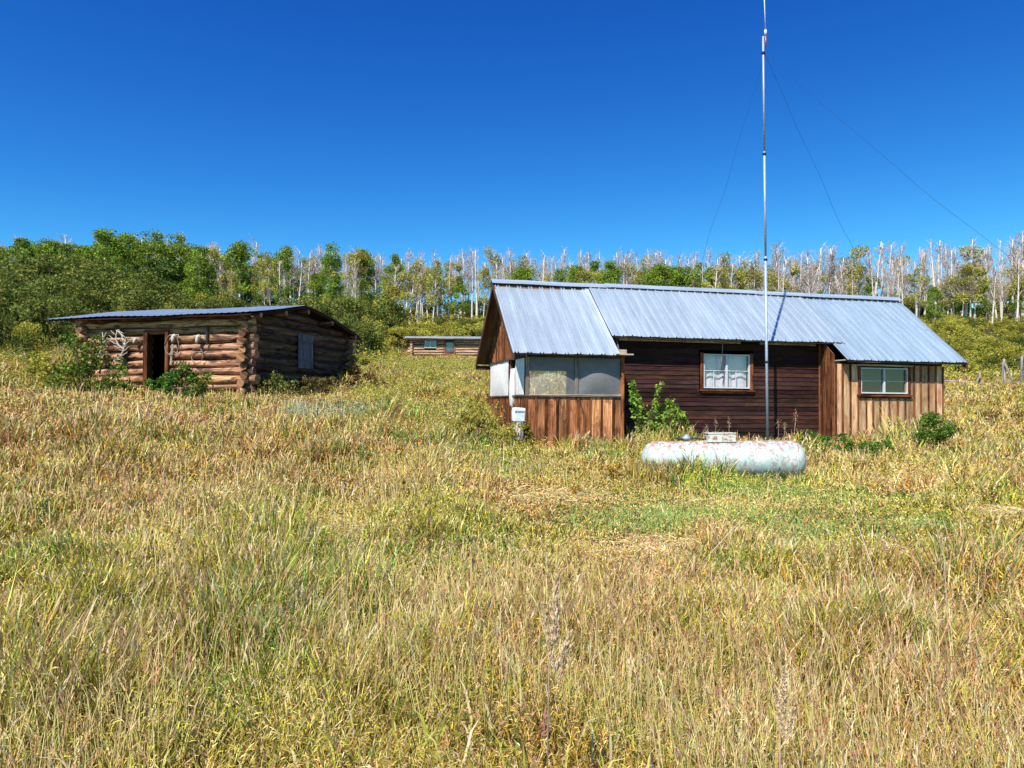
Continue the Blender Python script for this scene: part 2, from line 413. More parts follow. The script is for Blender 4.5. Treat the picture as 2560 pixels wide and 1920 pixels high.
# ridge cap: bent strips lapping
mb = MB()
for (a, b_, lf) in ((-.40, 2.9, .075), (2.75, 7.35, .098), (7.2, 12.1, .085)):
    n = 12
    for s_ in (-1, 1):
        for k in range(n):
            x0 = a+(b_-a)*k/n; x1 = a+(b_-a)*(k+1)/n
            h0 = lf+.012*noise.noise(Vector((x0,1,0))); h1 = lf+.012*noise.noise(Vector((x1,1,0)))
            pts = [(x0, 2.4, 4.32+h0), (x1, 2.4, 4.32+h1), (x1, 2.4+s_*.16, 4.32-.13*.9+h1-.005), (x0, 2.4+s_*.16, 4.32-.13*.9+h0-.005)]
            mb.poly(pts if s_ < 0 else pts[::-1], (1.02,1.03,1.05))
o = mb.build('ridge_cap', 'roof', house); o.modifiers.new('t', 'SOLIDIFY').thickness = .004
# roof deck, rakes, fascia, soffit
mb = MB()
def deck(L0, L1, c0, c1, drop, th, mbx):
    n = max(2, int((L1-L0)/.16))
    for k in range(n):
        a = L0+(L1-L0)*k/n; b_ = L0+(L1-L0)*(k+1)/n-.004
        q = .8+.4*rnd.random()
        p0 = ((a+b_)/2, c0, rz(c0)-drop-th/2); p1 = ((a+b_)/2, c1, rz(c1)-drop-th/2)
        mbx.prism(p0, p1, ((b_-a)/2,0,0), (0,0,th/2), (q,q,q))
deck(-.34, 2.12, -.14, 2.38, .03, .03, mb); deck(2.3, 8.72, .43, 2.38, -.02, .03, mb); deck(8.45, 12.05, -.14, 2.38, .03, .03, mb); deck(-.34, 12.05, 4.94, 2.42, .03, .03, mb)
mb.build('roof_deck', 'soffit', house)
def each(name, mat, parent, boxes):
    for b_ in boxes:
        m_ = MB(); m_.box(*b_); m_.build(name, mat, parent)
for L in (-.345, 12.05):
    for c0, c1 in ((-.16, 2.4), (4.96, 2.4)):
        mb = MB(); mb.prism((L, c0, rz(c0)-.095), (L, c1, rz(c1)-.095), (.016,0,0), (0,0,.085)); mb.build('rake_board', 'trim', house)
mb = MB(); mb.prism((2.20, -.13, rz(-.13)+.004), (2.20, 2.3, rz(2.3)+.004), (.055,0,0), (0,0,.006), (1.55,1.4,1.25)); mb.build('roof_flashing', 'roof', house)
each('fascia', 'trim', house, [(-.33, 12.03, 4.925, 4.955, 2.10, 2.22), (-.325, 0.0, 4.6, 4.92, 2.09, 2.115)])
mb = MB()                                   # rafter tails and pale eave boards under the main eave
for k in range(9): 
    L = 2.75+k*.72
    mb = MB(); mb.prism((L, .47, rz(.47)-.06), (L, .80, rz(.80)-.06), (.022,0,0), (0,0,.045), (.6,.58,.55)); mb.build('rafter_tail', 'cream_wood', house)
each('eave_board', 'cream_wood', house, [(2.55, 5.9, .70, .73, 2.72, 2.86, (1.25,1.2,1.05)), (6.5, 8.1, .70, .73, 2.72, 2.84, (1.1,1.05,.95))])
mb = MB(); mb.box(2.22, 2.62, -.10, .36, 2.30, 2.335, (1,1,1)); mb.box(2.24, 2.60, .30, .335, 2.335, 2.46, (.9,.9,.9)); mb.build('eave_return', 'cream_wood', house)
mb = MB(); mb.box(8.42, 8.62, -.05, .5, 2.30, 2.33); mb.build('eave_return', 'cream_wood', house)

def board_wall(name, mat, a, b_, z0, ztop, place, parent, w=.2, hole=None, battens=None, cols=None, battenmat=None, gap=.004, seed=1):
    """vertical boards from a to b_ along the wall; place(s, out, z) -> point; ztop(s)"""
    r = random.Random(seed); mb = MB(); mbb = MB(); s = a; edges = []
    while s < b_-.03:
        e = min(b_, s+w*r.uniform(.85,1.15))
        if b_-e < .06: e = b_
        col = cols(r) if cols else (1,1,1)
        spans = [(z0 - r.uniform(0,.05), None)]
        mid = (s+e)/2; top = ztop
        segs = []
        if hole and mid > hole[0] and mid < hole[1]:
            segs = [(z0, z0, hole[2], hole[2]), (hole[3], hole[3], top(s), top(e))]
        else: segs = [(z0-r.uniform(0,.06), z0-r.uniform(0,.03), top(s), top(e))]
        o = r.uniform(-.003,.003)
        for (za, zb, ta, tb) in segs:
            if ta-za < .02 and tb-zb < .02: continue
            uo = r.random()*40; g_ = gap/2
            i = len(mb.v)
            for out_ in (o+.011, o-.011):
                for (q, zz) in ((s+g_,za),(e-g_,zb),(e-g_,tb),(s+g_,ta)): mb.v.append(tuple(place(q, out_, zz)))
            uvs = [(uo+za,uo),(uo+zb,uo+e-s),(uo+tb,uo+e-s),(uo+ta,uo)]
            mb.face([i,i+1,i+2,i+3], uvs, col); mb.face([i+7,i+6,i+5,i+4], uvs[::-1], col)
            for k in range(4):
                q = (k+1)%4; mb.face([i+q, i+k, i+4+k, i+4+q], [(uo,uo),(uo,uo+.02),(uo+.1,uo+.02),(uo+.1,uo)], col)
        edges.append(e); s = e
    ob = mb.build(name, mat, parent)
    if battens:
        for e in edges[:-1]+[a+.02]:
            bw = .026*r.uniform(.8,1.25)
            segs = [(z0-.02, ztop(e))]
            if hole and hole[0]-.02 < e < hole[1]+.02: segs = [(z0-.02, hole[2]), (hole[3], ztop(e))]
            for za, zt in segs:
                if zt-za < .03: continue
                p0 = Vector(place(e, .021, za)); p1 = Vector(place(e, .021, zt-.005)); t = (Vector(place(e+1, .021, za))-p0).normalized(); n = (Vector(place(e, 1.021, za))-p0).normalized()
                mbb.prism(p0, p1, t*bw, n*.010, battens(r))
        mbb.build('batten', battenmat or mat, ob)
    return ob
front = lambda c: (lambda s, o, z: (s, c-o, z))
left = lambda L: (lambda s, o, z: (L-o, s, z))
right = lambda L: (lambda s, o, z: (L+o, s, z))
back = lambda c: (lambda s, o, z: (s, c+o, z))
redv = lambda r: tuple(q*(.6+.7*r.random()) for q in (1,1,1))
def redmix(r):
    q = .7+.6*r.random(); t = r.random()
    return (q*(1+.5*(t>.65)), q*(1+.75*(t>.65)), q*(1+.8*(t>.65)))
board_wall('porch_wall', 'board_red', .02, 2.40, -.25, lambda s: 1.28, front(.15), house, .27, None, lambda r: (.3+.35*r.random(),)*3, redmix, seed=3)
board_wall('porch_wall', 'board_red', .18, 4.6, -.25, lambda s: 1.28, left(.02), house, .19, None, lambda r: (.35+.4*r.random(),)*3, redmix, seed=4)
board_wall('gable_wall', 'board_red', .03, 4.72, 2.27, lambda s: rz(s)-.06, left(.02), house, .17, None, lambda r: (.45+.6*r.random(),)*3, lambda r: (1.0+.5*r.random(),)*3, seed=5)
def clapboard():
    mb = MB(); z = -.25; r = random.Random(5)
    while z < 2.83:
        h = .118; q = .6+.8*r.random(); col = (q*(1+.25*r.random()), q, q*(.9+.1*r.random()))
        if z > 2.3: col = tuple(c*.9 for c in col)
        cuts = [2.40, 4.76, 6.30, 8.30] if 1.42 < z+.05 < 2.52 else [2.40, 8.30]
        spans = [(cuts[0], cuts[1]), (cuts[2], cuts[3])] if len(cuts) == 4 else [(cuts[0], cuts[1])]
        for a, b_ in spans:
            parts = [a]; 
            j = a+r.uniform(.8,3.2)
            while j < b_-.4: parts.append(j); j += r.uniform(1.5,3.2)
            parts.append(b_)
            for p, q2 in zip(parts[:-1], parts[1:]):
                cc = tuple(c*r.uniform(.8,1.25) for c in col); o = r.random()*60; t = r.uniform(-.002,.002)
                i = len(mb.v); p += .002; q2 -= .002; n_ = max(1, int((q2-p)/.5))
                for k in range(n_+1):
                    xx = p+(q2-p)*k/n_; sag = .004*noise.noise(Vector((xx*1.3, z*3, 1)))
                    for (yy, zz) in ((.762+t, z+sag), (.777+t, z+h+sag), (.795, z+h+sag), (.795, z+sag)): mb.v.append((xx, yy, zz))
                for k in range(n_):
                    u0 = o+(q2-p)*k/n_; u1 = o+(q2-p)*(k+1)/n_; A = i+k*4
                    mb.face([A, A+4, A+5, A+1], [(u0,o),(u1,o),(u1,o+h),(u0,o+h)], cc)
                    mb.face([A+3, A+7, A+4, A], [(u0,o),(u1,o),(u1,o+.02),(u0,o+.02)], tuple(c*.9 for c in cc))
                    mb.face([A+1, A+5, A+6, A+2], [(u0,o),(u1,o),(u1,o+.02),(u0,o+.02)], cc)
        z += .112
    return mb.build('clapboard_wall', 'clap', house)
clapboard()
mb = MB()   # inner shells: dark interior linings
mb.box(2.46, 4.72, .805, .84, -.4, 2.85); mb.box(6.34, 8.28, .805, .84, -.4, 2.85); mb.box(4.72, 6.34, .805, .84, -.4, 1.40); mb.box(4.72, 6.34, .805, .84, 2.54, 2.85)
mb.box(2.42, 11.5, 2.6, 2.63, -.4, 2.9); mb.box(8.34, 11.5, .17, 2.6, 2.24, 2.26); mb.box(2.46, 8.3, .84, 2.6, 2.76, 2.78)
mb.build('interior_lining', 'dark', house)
tanb = lambda r: (lambda q: (q, q*r.uniform(.92,1.05), q*r.uniform(.9,1.05)))(r.uniform(.5,1.15))
bat = lambda r: (.4+.45*r.random(),)*3
board_wall('wing_wall', 'board_tan', 8.27, 11.53, -.3, lambda s: 2.22, front(.15), house, .235, (8.96, 10.50, 1.40, 2.18), bat, tanb, 'board_red', seed=8)
board_wall('return_wall', 'board_red', .17, .76, -.3, lambda s: rz(s)-.1, left(8.27), house, .2, None, bat, lambda r: (lambda q: (q,q*.95,q*.95))(r.uniform(.3,.75)), 'board_red', seed=9)
board_wall('wing_wall', 'board_tan', .17, 4.62, -.3, lambda s: rz(s)-.08, right(11.53), house, .235, None, bat, tanb, 'board_red', seed=10)
board_wall('rear_wall', 'board_red', .02, 11.53, -.3, lambda s: 2.3, back(4.62), house, .23, (1.28, 2.34, 1.33, 2.13), bat, redmix, seed=11)
board_wall('porch_partition', 'old_board', .17, 4.60, -.3, lambda s: rz(s)-.1 if s>.45 else 2.3, left(2.44), house, .2, None, None, lambda r: (.7+.5*r.random(),)*3, seed=12)
mb = MB(); mb.box(.05, 2.4, .2, 4.6, .0, .03, (.6,.6,.6)); mb.build('porch_floor', 'old_board', house)
# posts, sill and rails of the porch
for (L, c, w) in ((.06,.16,.04),(1.265,.16,.04),(.05,1.22,.035),(.05,1.88,.035),(.05,4.56,.04)):
    each('porch_post', 'grey_wood' if c < .2 else 'board_red', house, [(L-w, L+w, c-w*.7, c+w*.7, 1.32, 2.22, (.7,.68,.66))])
mb = MB(); mb.box(2.385, 2.465, .115, .195, -.3, 2.34, (1,.95,.9)); mb.build('corner_post', 'board_red', house)
each('corner_board', 'board_red', house, [(8.225, 8.262, .735, .757, -.3, 2.86, (.8,.8,.8)), (11.545, 11.575, .12, .18, -.3, 2.2, (.7,.7,.7))])
each('screen_rail', 'grey_wood', house, [(-.01, 2.385, .10, .155, 1.29, 1.32, (.5,.48,.46)), (-.03, .02, .18, 4.6, 1.29, 1.32, (.5,.45,.4)),
  (.10, 2.385, .11, .16, 2.22, 2.28, (.25,.22,.2)), (-.03, .03, .2, 4.6, 2.22, 2.268, (.3,.25,.23))])
def screen(name, place, a, b_, z0, z1, bulge, mat, ragged=0, seed=0, fold=0):
    mb = MB(); nx_, nz_ = 22, 16; r = random.Random(seed)
    for k in range(nz_+1):
        for j in range(nx_+1):
            s = a+(b_-a)*j/nx_; t = k/nz_
            zb = z0 - (ragged*(.5+.5*noise.noise(Vector((s*4+seed, 0, 0)))) if ragged else 0)
            z = zb+(z1-zb)*t
            o = bulge*math.sin(math.pi*j/nx_)*(math.sin(math.pi*min(1,t*.9+.1)))+fold*math.sin(s*28+seed+.6*math.sin(t*4))*(1-.3*t)+.012*noise.noise(Vector((s*2+seed, t*2, 5)))
            mb.v.append(tuple(place(s, o, z)))
    for k in range(nz_):
        for j in range(nx_):
            i = k*(nx_+1)+j
            mb.face([i, i+1, i+nx_+2, i+nx_+1], None, (1,1,1), True)
    return mb.build(name, mat, house)
screen('porch_screen', front(.165), .11, 1.22, 1.33, 2.22, .09, 'screen', 0, 1)
screen('porch_screen', front(.165), 1.31, 2.38, 1.33, 2.22, .10, 'screen', 0, 2)
screen('plastic_sheet', left(.0), .20, 1.18, 1.33, 2.2, .04, 'sheet', 0, 3, .010)
screen('plastic_sheet', left(.02), 1.25, 1.86, 1.15, 2.0, .07, 'sheet', .25, 4, .012)
screen('plastic_sheet', left(.0), 1.9, 4.5, 1.36, 2.22, .05, 'sheet', .12, 5, .02)
each('screen_lath', 'cream_wood', house, [(.1,2.38,.10,.118,1.325,1.35,(1.1,1.1,1.1))])

def window(L0, L1, z0, z1, c, mat_frame, cols, rows, extra, glassm, curt, trimcol, head=True):
    fr = MB(); t = .035
    fr.box(L0, L1, c-.03, c+.03, z0, z0+t); fr.box(L0, L1, c-.03, c+.03, z1-t, z1)
    fr.box(L0, L0+t, c-.028, c+.028, z0+t, z1-t); fr.box(L1-t, L1, c-.028, c+.028, z0+t, z1-t)
    mid = (L0+L1)/2; fr.box(mid-.025, mid+.025, c-.026, c+.026, z0+t, z1-t)
    w = fr.build('window', mat_frame, house)
    mu = MB()
    for zz in rows: mu.box(L0+t, mid-.025, c-.012, c+.012, zz-.008, zz+.008); mu.box(mid+.025, L1-t, c-.012, c+.012, zz-.008, zz+.008)
    for (xx, za, zb) in cols: mu.box(xx-.007, xx+.007, c-.0105, c+.0105, za, zb)
    mu.build('muntin', mat_frame, w)
    p = MB(); p.box(L0+t, mid-.025, c+.016, c+.020, z0+t, z1-t); p.box(mid+.025, L1-t, c+.016, c+.020, z0+t, z1-t); p.build('pane', glassm, w)
    cu = MB(); n = 90
    for k in range(n+1):
        s = L0+.03+(L1-L0-.06)*k/n; o = .10+.014*math.sin(s*24+math.sin(s*9)*1.5)
        cu.v += [(s, c+o, z0+.02), (s, c+o+.01, z1-.02)]
    for k in range(n):
        if extra and extra(L0+(L1-L0)*k/n): continue
        cu.face([2*k, 2*k+2, 2*k+3, 2*k+1], None, (1,1,1), True)
    cu.build('curtain', curt, w)
    tr = MB()
    tr.box(L0-.085, L0-.002, c-.045, c-.005, z0-.03, z1+.03, trimcol); tr.box(L1+.002, L1+.085, c-.045, c-.005, z0-.03, z1+.03, trimcol)
    tr.box(L0-.11, L1+.11, c-.075, c+.0, z0-.075, z0-.032, trimcol); tr.box(L0-.08, L1+.08, c-.05, c-.006, z0-.125, z0-.077, (trimcol[0]*.8,)*3)
    tr.build('window_trim', 'board_red', w)
    return w
w1 = window(4.87, 6.19, 1.555, 2.44, .775, 'white_paint', [(5.17,1.6,2.0),(5.80,1.6,2.0)], [2.01], lambda s: False, 'glass', 'curtain', (.55,.5,.5))
w1['label'] = 'white two-sash window with lace curtains in the dark clapboard wall'
w2 = window(9.02, 10.45, 1.46, 2.14, .15, 'white_paint', [], [1.79], lambda s: abs(s-9.95) < .05 or (s > 10.1 and s < 10.2), 'glass_dark', 'curtain_dim', (.45,.4,.4))
w2['label'] = 'dim four-pane window in the bleached board wing'
mb = MB(); mb.box(9.66, 9.80, .24, .245, 1.50, 1.66); mb.build('curtain_corner', 'curtain', w2)
mb = MB(); mb.box(8.9, 10.6, .095, .135, 2.18, 2.225, (1,1,1)); mb.build('window_header', 'cream_wood', house)
mb = MB(); mb.tube([(5.33,.60,2.74),(5.332,.64,2.3),(5.335,.70,1.95)], .010, 6); mb.build('hanging_rod', 'grey_wood', house)

# ------------------------------------------------------------------ mast with its guys
MX, MY = 6.30, 18.27
mz = g1(MX, MY)
mast = empty('radio_mast', (MX, MY, mz), (0, R(-.2), 0), 'tall thin galvanised antenna mast standing against the dark clapboard wall', 'mast')
def mh(py): return (HY-py)/F*MY-mz
mb = MB(); mb.tube([(0,0,-.2),(0,0,mh(640))], .034, 12); mb.build('lower_tube', 'mast', mast)
mb = MB(); mb.tube([(0,0,mh(640)-.02),(0,0,mh(375))], .029, 12); mb.tube([(0,0,mh(375)-.02),(0,0,mh(82))], .025, 12); mb.build('upper_tube', 'mast', mast)
for py in (124, 381, 648, 905):
    mb = MB(); mb.tube([(0,0,mh(py)-.03),(0,0,mh(py)+.03)], .038, 12); mb.box(-.05,.05,-.012,.012,mh(py)-.012,mh(py)+.012); mb.build('clamp', 'black', mast)
mb = MB(); mb.tube([(0,0,mh(84)),(.06,0,mh(84)),(.062,0,mh(76))], .014, 8); mb.build('bracket', 'mast', mast)
mb = MB(); mb.tube([(0,0,mh(104)),(.06,0,mh(106))], .012, 8); mb.build('bracket', 'mast', mast)
mb = MB(); mb.tube([(.062,0,mh(108)),(.062,0,mh(80))], .020, 10); mb.build('connector', 'copper', mast)
mb = MB(); mb.tube([(.062,0,mh(79)),(.062,0,mh(67)),(.061,0,mh(65))], [.034,.034,.022], 12); mb.tube([(.061,0,mh(66)),(.03,0,mh(-60))], [.014,.009], 10); mb.build('whip_antenna', 'fibre', mast)
top = Vector((MX+.01, MY, mz+mh(126)))
for k, (A, lab) in enumerate([((4.58, 26.0), 'thin guy wire running from the mast down to the left behind the roof'),
                             ((15.3, 26.0), 'thin guy wire running from the mast down to the right behind the roof'),
                             ((21.3, 20.0), 'long faint guy wire sagging from the mast to the right edge of the sky')]):
    a = Vector((A[0], A[1], g1(*A))); mb = MB(); pts = []
    for j in range(41):
        t = j/40; p = top.lerp(a, t); p.z -= (0.9 if k == 2 else .75)*math.sin(math.pi*t)*(.8); p.x += .035*math.sin(t*31+k)*math.sin(math.pi*t)
        pts.append(p)
    mb.tube([tuple(p) for p in pts], .0040, 5, cap=False)
    tag(mb.build('guy_wire', 'wire'), lab, 'wire', 'guy wires of the mast')

# ------------------------------------------------------------------ propane tank
TX, TYY = (1806-CX)/F*13.6, 13.6
tank = empty('propane_tank', (TX, TYY, -1.105), (0, R(-.5), R(-1.0)), 'chipped pale mint propane tank lying in the grass in front of the house', 'tank')
prof = []; rr, hl = .355, 1.25
for k in range(9): 
    w = math.pi/2*k/8; prof.append((-hl-.24*math.cos(w), rr*math.sin(w)+.0005))
for k in range(9): 
    w = math.pi/2*(8-k)/8; prof.append((hl+.24*math.cos(w), rr*math.sin(w)+.0005))
mb = MB(); mb.lathe(prof, 40); mb.build('tank_body', 'tank', tank)
for x in (-hl, hl):
    mb = MB(); mb.lathe([(x-.012, rr), (x-.008, rr+.004), (x+.008, rr+.004), (x+.012, rr)], 40); mb.build('weld_seam', 'tank', tank)
mb = MB(); mb.box(-.30, .20, -.16, .16, rr-.03, rr+.135); mb.box(-.31, .21, -.17, .17, rr+.136, rr+.150)
mb.box(-.312,.212,-.172,.172,rr-.012,rr+.01)
ho = mb.build('valve_cover', 'housing', tank); bv = ho.modifiers.new('b','BEVEL'); bv.width = .02; bv.segments = 3; bv.limit_method = 'ANGLE'
mb = MB(); mb.lathe([(rr-.01,.03),(rr+.03,.03),(rr+.035,.075),(rr+.07,.078),(rr+.09,.05),(rr+.12,.02),(rr+.125,.001)], 16, 'z', (-.66,0,0)); mb.build('regulator', 'mast', tank)
mb = MB(); mb.tube([(-.60,0,rr+.04),(-.48,0,rr+.05),(-.36,0,rr+.03),(-.3,0,rr+.04)], .014, 8); mb.tube([(-.7,0,rr+.03),(-.84,.02,rr+.05)], .018, 8); mb.build('pipe', 'black', tank)
each('foot', 'tank', tank, [(-.95,-.85,-.3,.3,-.42,-.30,(1,1,1),1), (.85,.95,-.3,.3,-.42,-.30,(1,1,1),1)])

# pale metal box at the porch corner
bx, by = (1295-CX)/F*17.05, 17.05
bk = empty('metal_box', (bx, by, -.50), (R(3), R(2), .35), 'small dented pale metal box standing on a stump at the porch corner', 'box')
mb = MB(); mb.box(-.14,.14,-.10,.10,0,.32,(1,1,1),0); o = mb.build('shell', 'fibre', bk); bv = o.modifiers.new('b','BEVEL'); bv.width = .03; bv.segments = 3; sb = o.modifiers.new('s','SUBSURF'); sb.subdivision_type = 'SIMPLE'; sb.levels = 2; sb.render_levels = 2
tx = bpy.data.textures.new('dents', 'CLOUDS'); tx.noise_scale = .18; dm = o.modifiers.new('d','DISPLACE'); dm.texture = tx; dm.strength = .035; dm.mid_level = .5
mb = MB(); mb.box(-.13,.13,-.112,-.101,.24,.25,(1,1,1)); mb.build('lid_seam', 'iron', bk)
st_ = empty('wood_stump', (bx, by, g1(bx,by)-.1), (0,0,0), 'short grey stump under the pale metal box', 'stump'); mb = MB(); mb.tube([(0,0,0),(0,0,-.51-g1(bx,by)+.1)], [.14,.12], 10, jitter=.1); mb.build('stump_body', 'grey_wood', st_)

# ------------------------------------------------------------------ log cabins
def log(mb, p0, p1, r0, r1, seed, col, capcol, bow=.02, n=10):
    p0 = Vector(p0); p1 = Vector(p1); K = max(3, int((p1-p0).length/.35)); r = random.Random(seed); pts = []; rad = []
    for k in range(K+1):
        t = k/K; p = p0.lerp(p1, t)
        p.z += bow*math.sin(math.pi*t*r.choice((1,1.01)))*(1 if seed % 2 else -1)+.012*noise.noise(Vector((t*5+seed, 0, seed)))
        d = (p1-p0).normalized(); side = Vector((-d.y, d.x, 0)); p += side*.015*noise.noise(Vector((t*4+seed, 7, 1)))
        pts.append(p); rad.append((r0+(r1-r0)*t)*(1+.17*noise.noise(Vector((t*9+seed*3, 3, 0)))))
    mb.tube(pts, rad, n, col, True, capcol, jitter=.13)
def lcol(r, lo=.7, hi=1.2):
    q = r.uniform(lo, hi); return (q, q*r.uniform(.9,1.05), q*r.uniform(.88,1.08))
cab = empty('log_cabin', (-7.5, 21.0, .02), (0, 0, R(-14)), 'long low old log cabin with dull metal roof and dark open doorway', 'cabin')
r = random.Random(21)
CL, CW, PIT = 5.54, 6.1, .235
fw, fe = MB(), MB()
for k in range(10):
    z = .10+k*PIT; ra = .113*r.uniform(.85,1.15); ext = r.uniform(.18,.36)
    col = lcol(r, .5, 1.25)
    spans = [(-CL-.3, -3.25), (-2.60, ext)] if z < 1.9 else [(-CL-.3, ext)]
    for a, b_ in spans: log(fw, (a, 0, z), (b_, 0, z), ra*r.uniform(.85,1.05), ra*r.uniform(.95,1.12), k*3+int(a), col, (1.1,.95,.85), .015)
fw.build('front_wall', 'log_old', cab)
gw = MB()
for k in range(13):
    z = .10+PIT*.5+k*PIT
    if z > 2.42:
        y0 = max(0,(z-2.30)/.19); y1 = 6.0-(z-2.24)/.150
    else: y0, y1 = -r.uniform(.2,.38), CW+r.uniform(.1,.3)
    if y1-y0 < .6: break
    ra = .117*r.uniform(.9,1.1); col = tuple(q_*w_ for q_, w_ in zip(lcol(r, .2, .5), (.9,1,1.1)))  # gable logs coloured darker and bluer to stand in for shade
    spans = [(y0, 2.54), (3.39, y1)] if .95 < z < 2.05 else [(y0, y1)]
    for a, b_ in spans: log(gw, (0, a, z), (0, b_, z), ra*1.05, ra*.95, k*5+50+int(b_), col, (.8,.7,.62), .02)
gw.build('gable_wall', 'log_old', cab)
bw_ = MB()
for k in range(10):
    z = .10+k*PIT; log(bw_, (-CL-.3, CW, z), (.3, CW, z), .12, .12, k+90, lcol(r), (1,1,1)); log(bw_, (-CL, -.3, z+PIT*.5), (-CL, CW+.3, z+PIT*.5), .12, .12, k+120, lcol(r), (1,1,1))
bw_.build('rear_wall', 'log_old', cab)
mb = MB()
mb.box(-CL, -3.25, -.03, .03, -.2, 2.36); mb.box(-2.60, 0, -.03, .03, -.2, 2.36); mb.box(-3.25, -2.60, -.03, .03, 1.95, 2.36)
mb.box(-.03, .03, .03, 2.54, -.2, 2.4); mb.box(-.03, .03, 3.39, CW, -.2, 2.4); mb.box(-.03,.03,2.54,3.39,2.05,2.4); mb.box(-.03,.03,2.54,3.39,-.2,1.0)
mb.box(-CL+.03, -.03, CW-.03, CW+.03, -.2, 2.3)
mb.poly([(0,-.1,2.4),(0,CW+.1,2.3),(0,2.65,2.86)]); mb.box(-CL+.04, -.04, .05, CW-.05, .0, .03); mb.box(-CL+.04, -.04, .05, CW-.05, 2.26, 2.29); mb.box(-CL+.04, -.04, 2.2, 2.24, .03, 2.26)  # dark ceiling and partition added so the doorway shows black
mb.build('chinking_and_lining', 'chink', cab)
mb = MB(); mb.box(-3.37,-3.23,-.17,.06,-.1,1.95,(.28,.26,.25)); mb.box(-2.62,-2.52,-.17,.06,-.1,1.97,(.75,.7,.65)); mb.box(-3.37,-2.52,-.15,.05,1.95,2.04,(.5,.4,.4)); mb.build('door_frame', 'board_red', cab)
mb = MB()
for k in range(4): mb.box(.12, .155, 2.50+k*.225, 2.715+k*.225, 1.0, 2.08, (.8+.3*r.random(),)*3)
mb.box(.156,.175,2.5,3.39,1.15,1.23,(.8,.8,.8)); mb.box(.156,.175,2.5,3.39,1.8,1.88,(.8,.8,.8))
mb.build('shutter', 'old_board', cab)
# roof of the cabin: gently sagging sheets
def sag_roof(name, x0, x1, prof, parent, mat, seed, rib=.22, edge=True, thick=.005, lift=0):
    mb = MB(); nx_ = int((x1-x0)/(rib/4)); rows = []
    for (y, z) in prof:
        row = []
        for j in range(nx_+1):
            x = x0+(x1-x0)*j/nx_
            h = .014*(1 if j % 4 == 0 else 0)+.035*noise.noise(Vector((x*.55+seed, y*.5, 0)))
            mb.v.append((x, y+.02*noise.noise(Vector((x*2, seed, y))), z+h+lift)); row.append(len(mb.v)-1)
        rows.append(row)
    for k in range(len(prof)-1):
        for j in range(nx_):
            x = x0+(x1-x0)*j/nx_; mb.face([rows[k][j], rows[k][j+1], rows[k+1][j+1], rows[k+1][j]], [(k*.5,x),(k*.5,x+.05),(k*.5+.5,x+.05),(k*.5+.5,x)], (1,1,1))
    o = mb.build(name, mat, parent); o.modifiers.new('t','SOLIDIFY').thickness = thick
    return o
prof = [(-.48,2.42),(.3,2.56),(1.1,2.71),(1.9,2.87),(2.4,2.955),(2.8,2.95),(3.6,2.86),(4.5,2.70),(5.5,2.49),(6.5,2.27)]
sag_roof('cabin_roof', -CL-.95, .42, prof, cab, 'roof_old', 3)
mb = MB()
for k in range(len(prof)-1):
    (y0, z0), (y1, z1) = prof[k], prof[k+1]
    mb.prism((-3.05, y0+.04, z0-.06), (-3.05, y1+.04, z1-.06), (3.4,0,0), (0,0,.018), (.35,.32,.3))
    mb.prism((.39, y0, z0-.075), (.39, y1, z1-.075), (.012,0,0), (0,0,.04), (.3,.27,.25))
mb.build('roof_edge', 'trim', cab)
mb = MB()
for y, z in ((.0,2.38),(1.3,2.58),(2.6,2.77),(4.2,2.57),(6.0,2.24)): log(mb, (-CL-.5, y, z), (.40+r.uniform(0,.05), y, z), .075, .075, int(y*10)+7, (.6,.5,.45), (.8,.7,.6), .0)
mb.build('purlin', 'log_old', cab)
mb = MB(); mb.lathe([(0,.02),(.02,.04),(.04,.03),(.055,.04),(.08,.035),(.09,.01)], 12, 'z', (.32,-.3,2.30)); mb.build('insulator', 'fibre', cab)
def cabw(l, out_, z):                       # point on the cabin's front wall
    c_, s_ = math.cos(R(14)), math.sin(R(14)); x, y = -l, -out_
    return (-7.5+x*c_+y*s_, 21.0-x*s_+y*c_, z)
def antler(l, z, rot, sc, flip, label):
    e = empty('elk_antler', cabw(l, .20, z), (0, 0, R(-14)), label, 'antler', 'antlers hung on the cabin wall')
    mb = MB()
    beam = [(0,0,0),(.10,-.03,.10),(.18,-.05,.25),(.20,-.06,.42),(.15,-.05,.60),(.05,-.03,.78)]
    def tf(p):
        x, y, z_ = p; x *= flip; a = R(rot); return ((x*math.cos(a)-z_*math.sin(a))*sc, y*sc, (x*math.sin(a)+z_*math.cos(a))*sc)
    mb.tube([tf(p) for p in beam], [.034*sc,.030*sc,.027*sc,.024*sc,.018*sc,.006], 8)
    for b_, d in ((0,(.20,-.08,.02)),(1,(.24,-.08,.12)),(2,(.22,-.08,.20)),(3,(.17,-.07,.20)),(4,(.12,-.05,.16))):
        p = Vector(beam[b_]); q = p+Vector(d)*.5; s_ = p+Vector(d)+Vector((0,0,.06))
        mb.tube([tf(p), tf(q), tf(s_)], [.022*sc,.016*sc,.004], 7)
    mb.tube([tf((0,0,-.02)), tf((0,0,.015))], .042*sc, 8)
    mb.build('beam', 'bone', e); return e
antler(4.95, 1.30, -12, .95, 1, 'long curved pale antler, leftmost of those hung on the cabin wall')
antler(4.35, 1.15, -28, 1.0, 1, 'tall pale antler hanging lowest in the middle of the antler cluster')
antler(3.95, 1.48, 20, .85, -1, 'branched pale antler nearest the cabin doorway, tilted upward')
antler(4.60, 1.42, 175, .6, 1, 'small pale antler hanging tines down below the long ones')
antler(4.25, 2.05, 200, .75, -1, 'pale antler hung tines down at the top of the cluster')
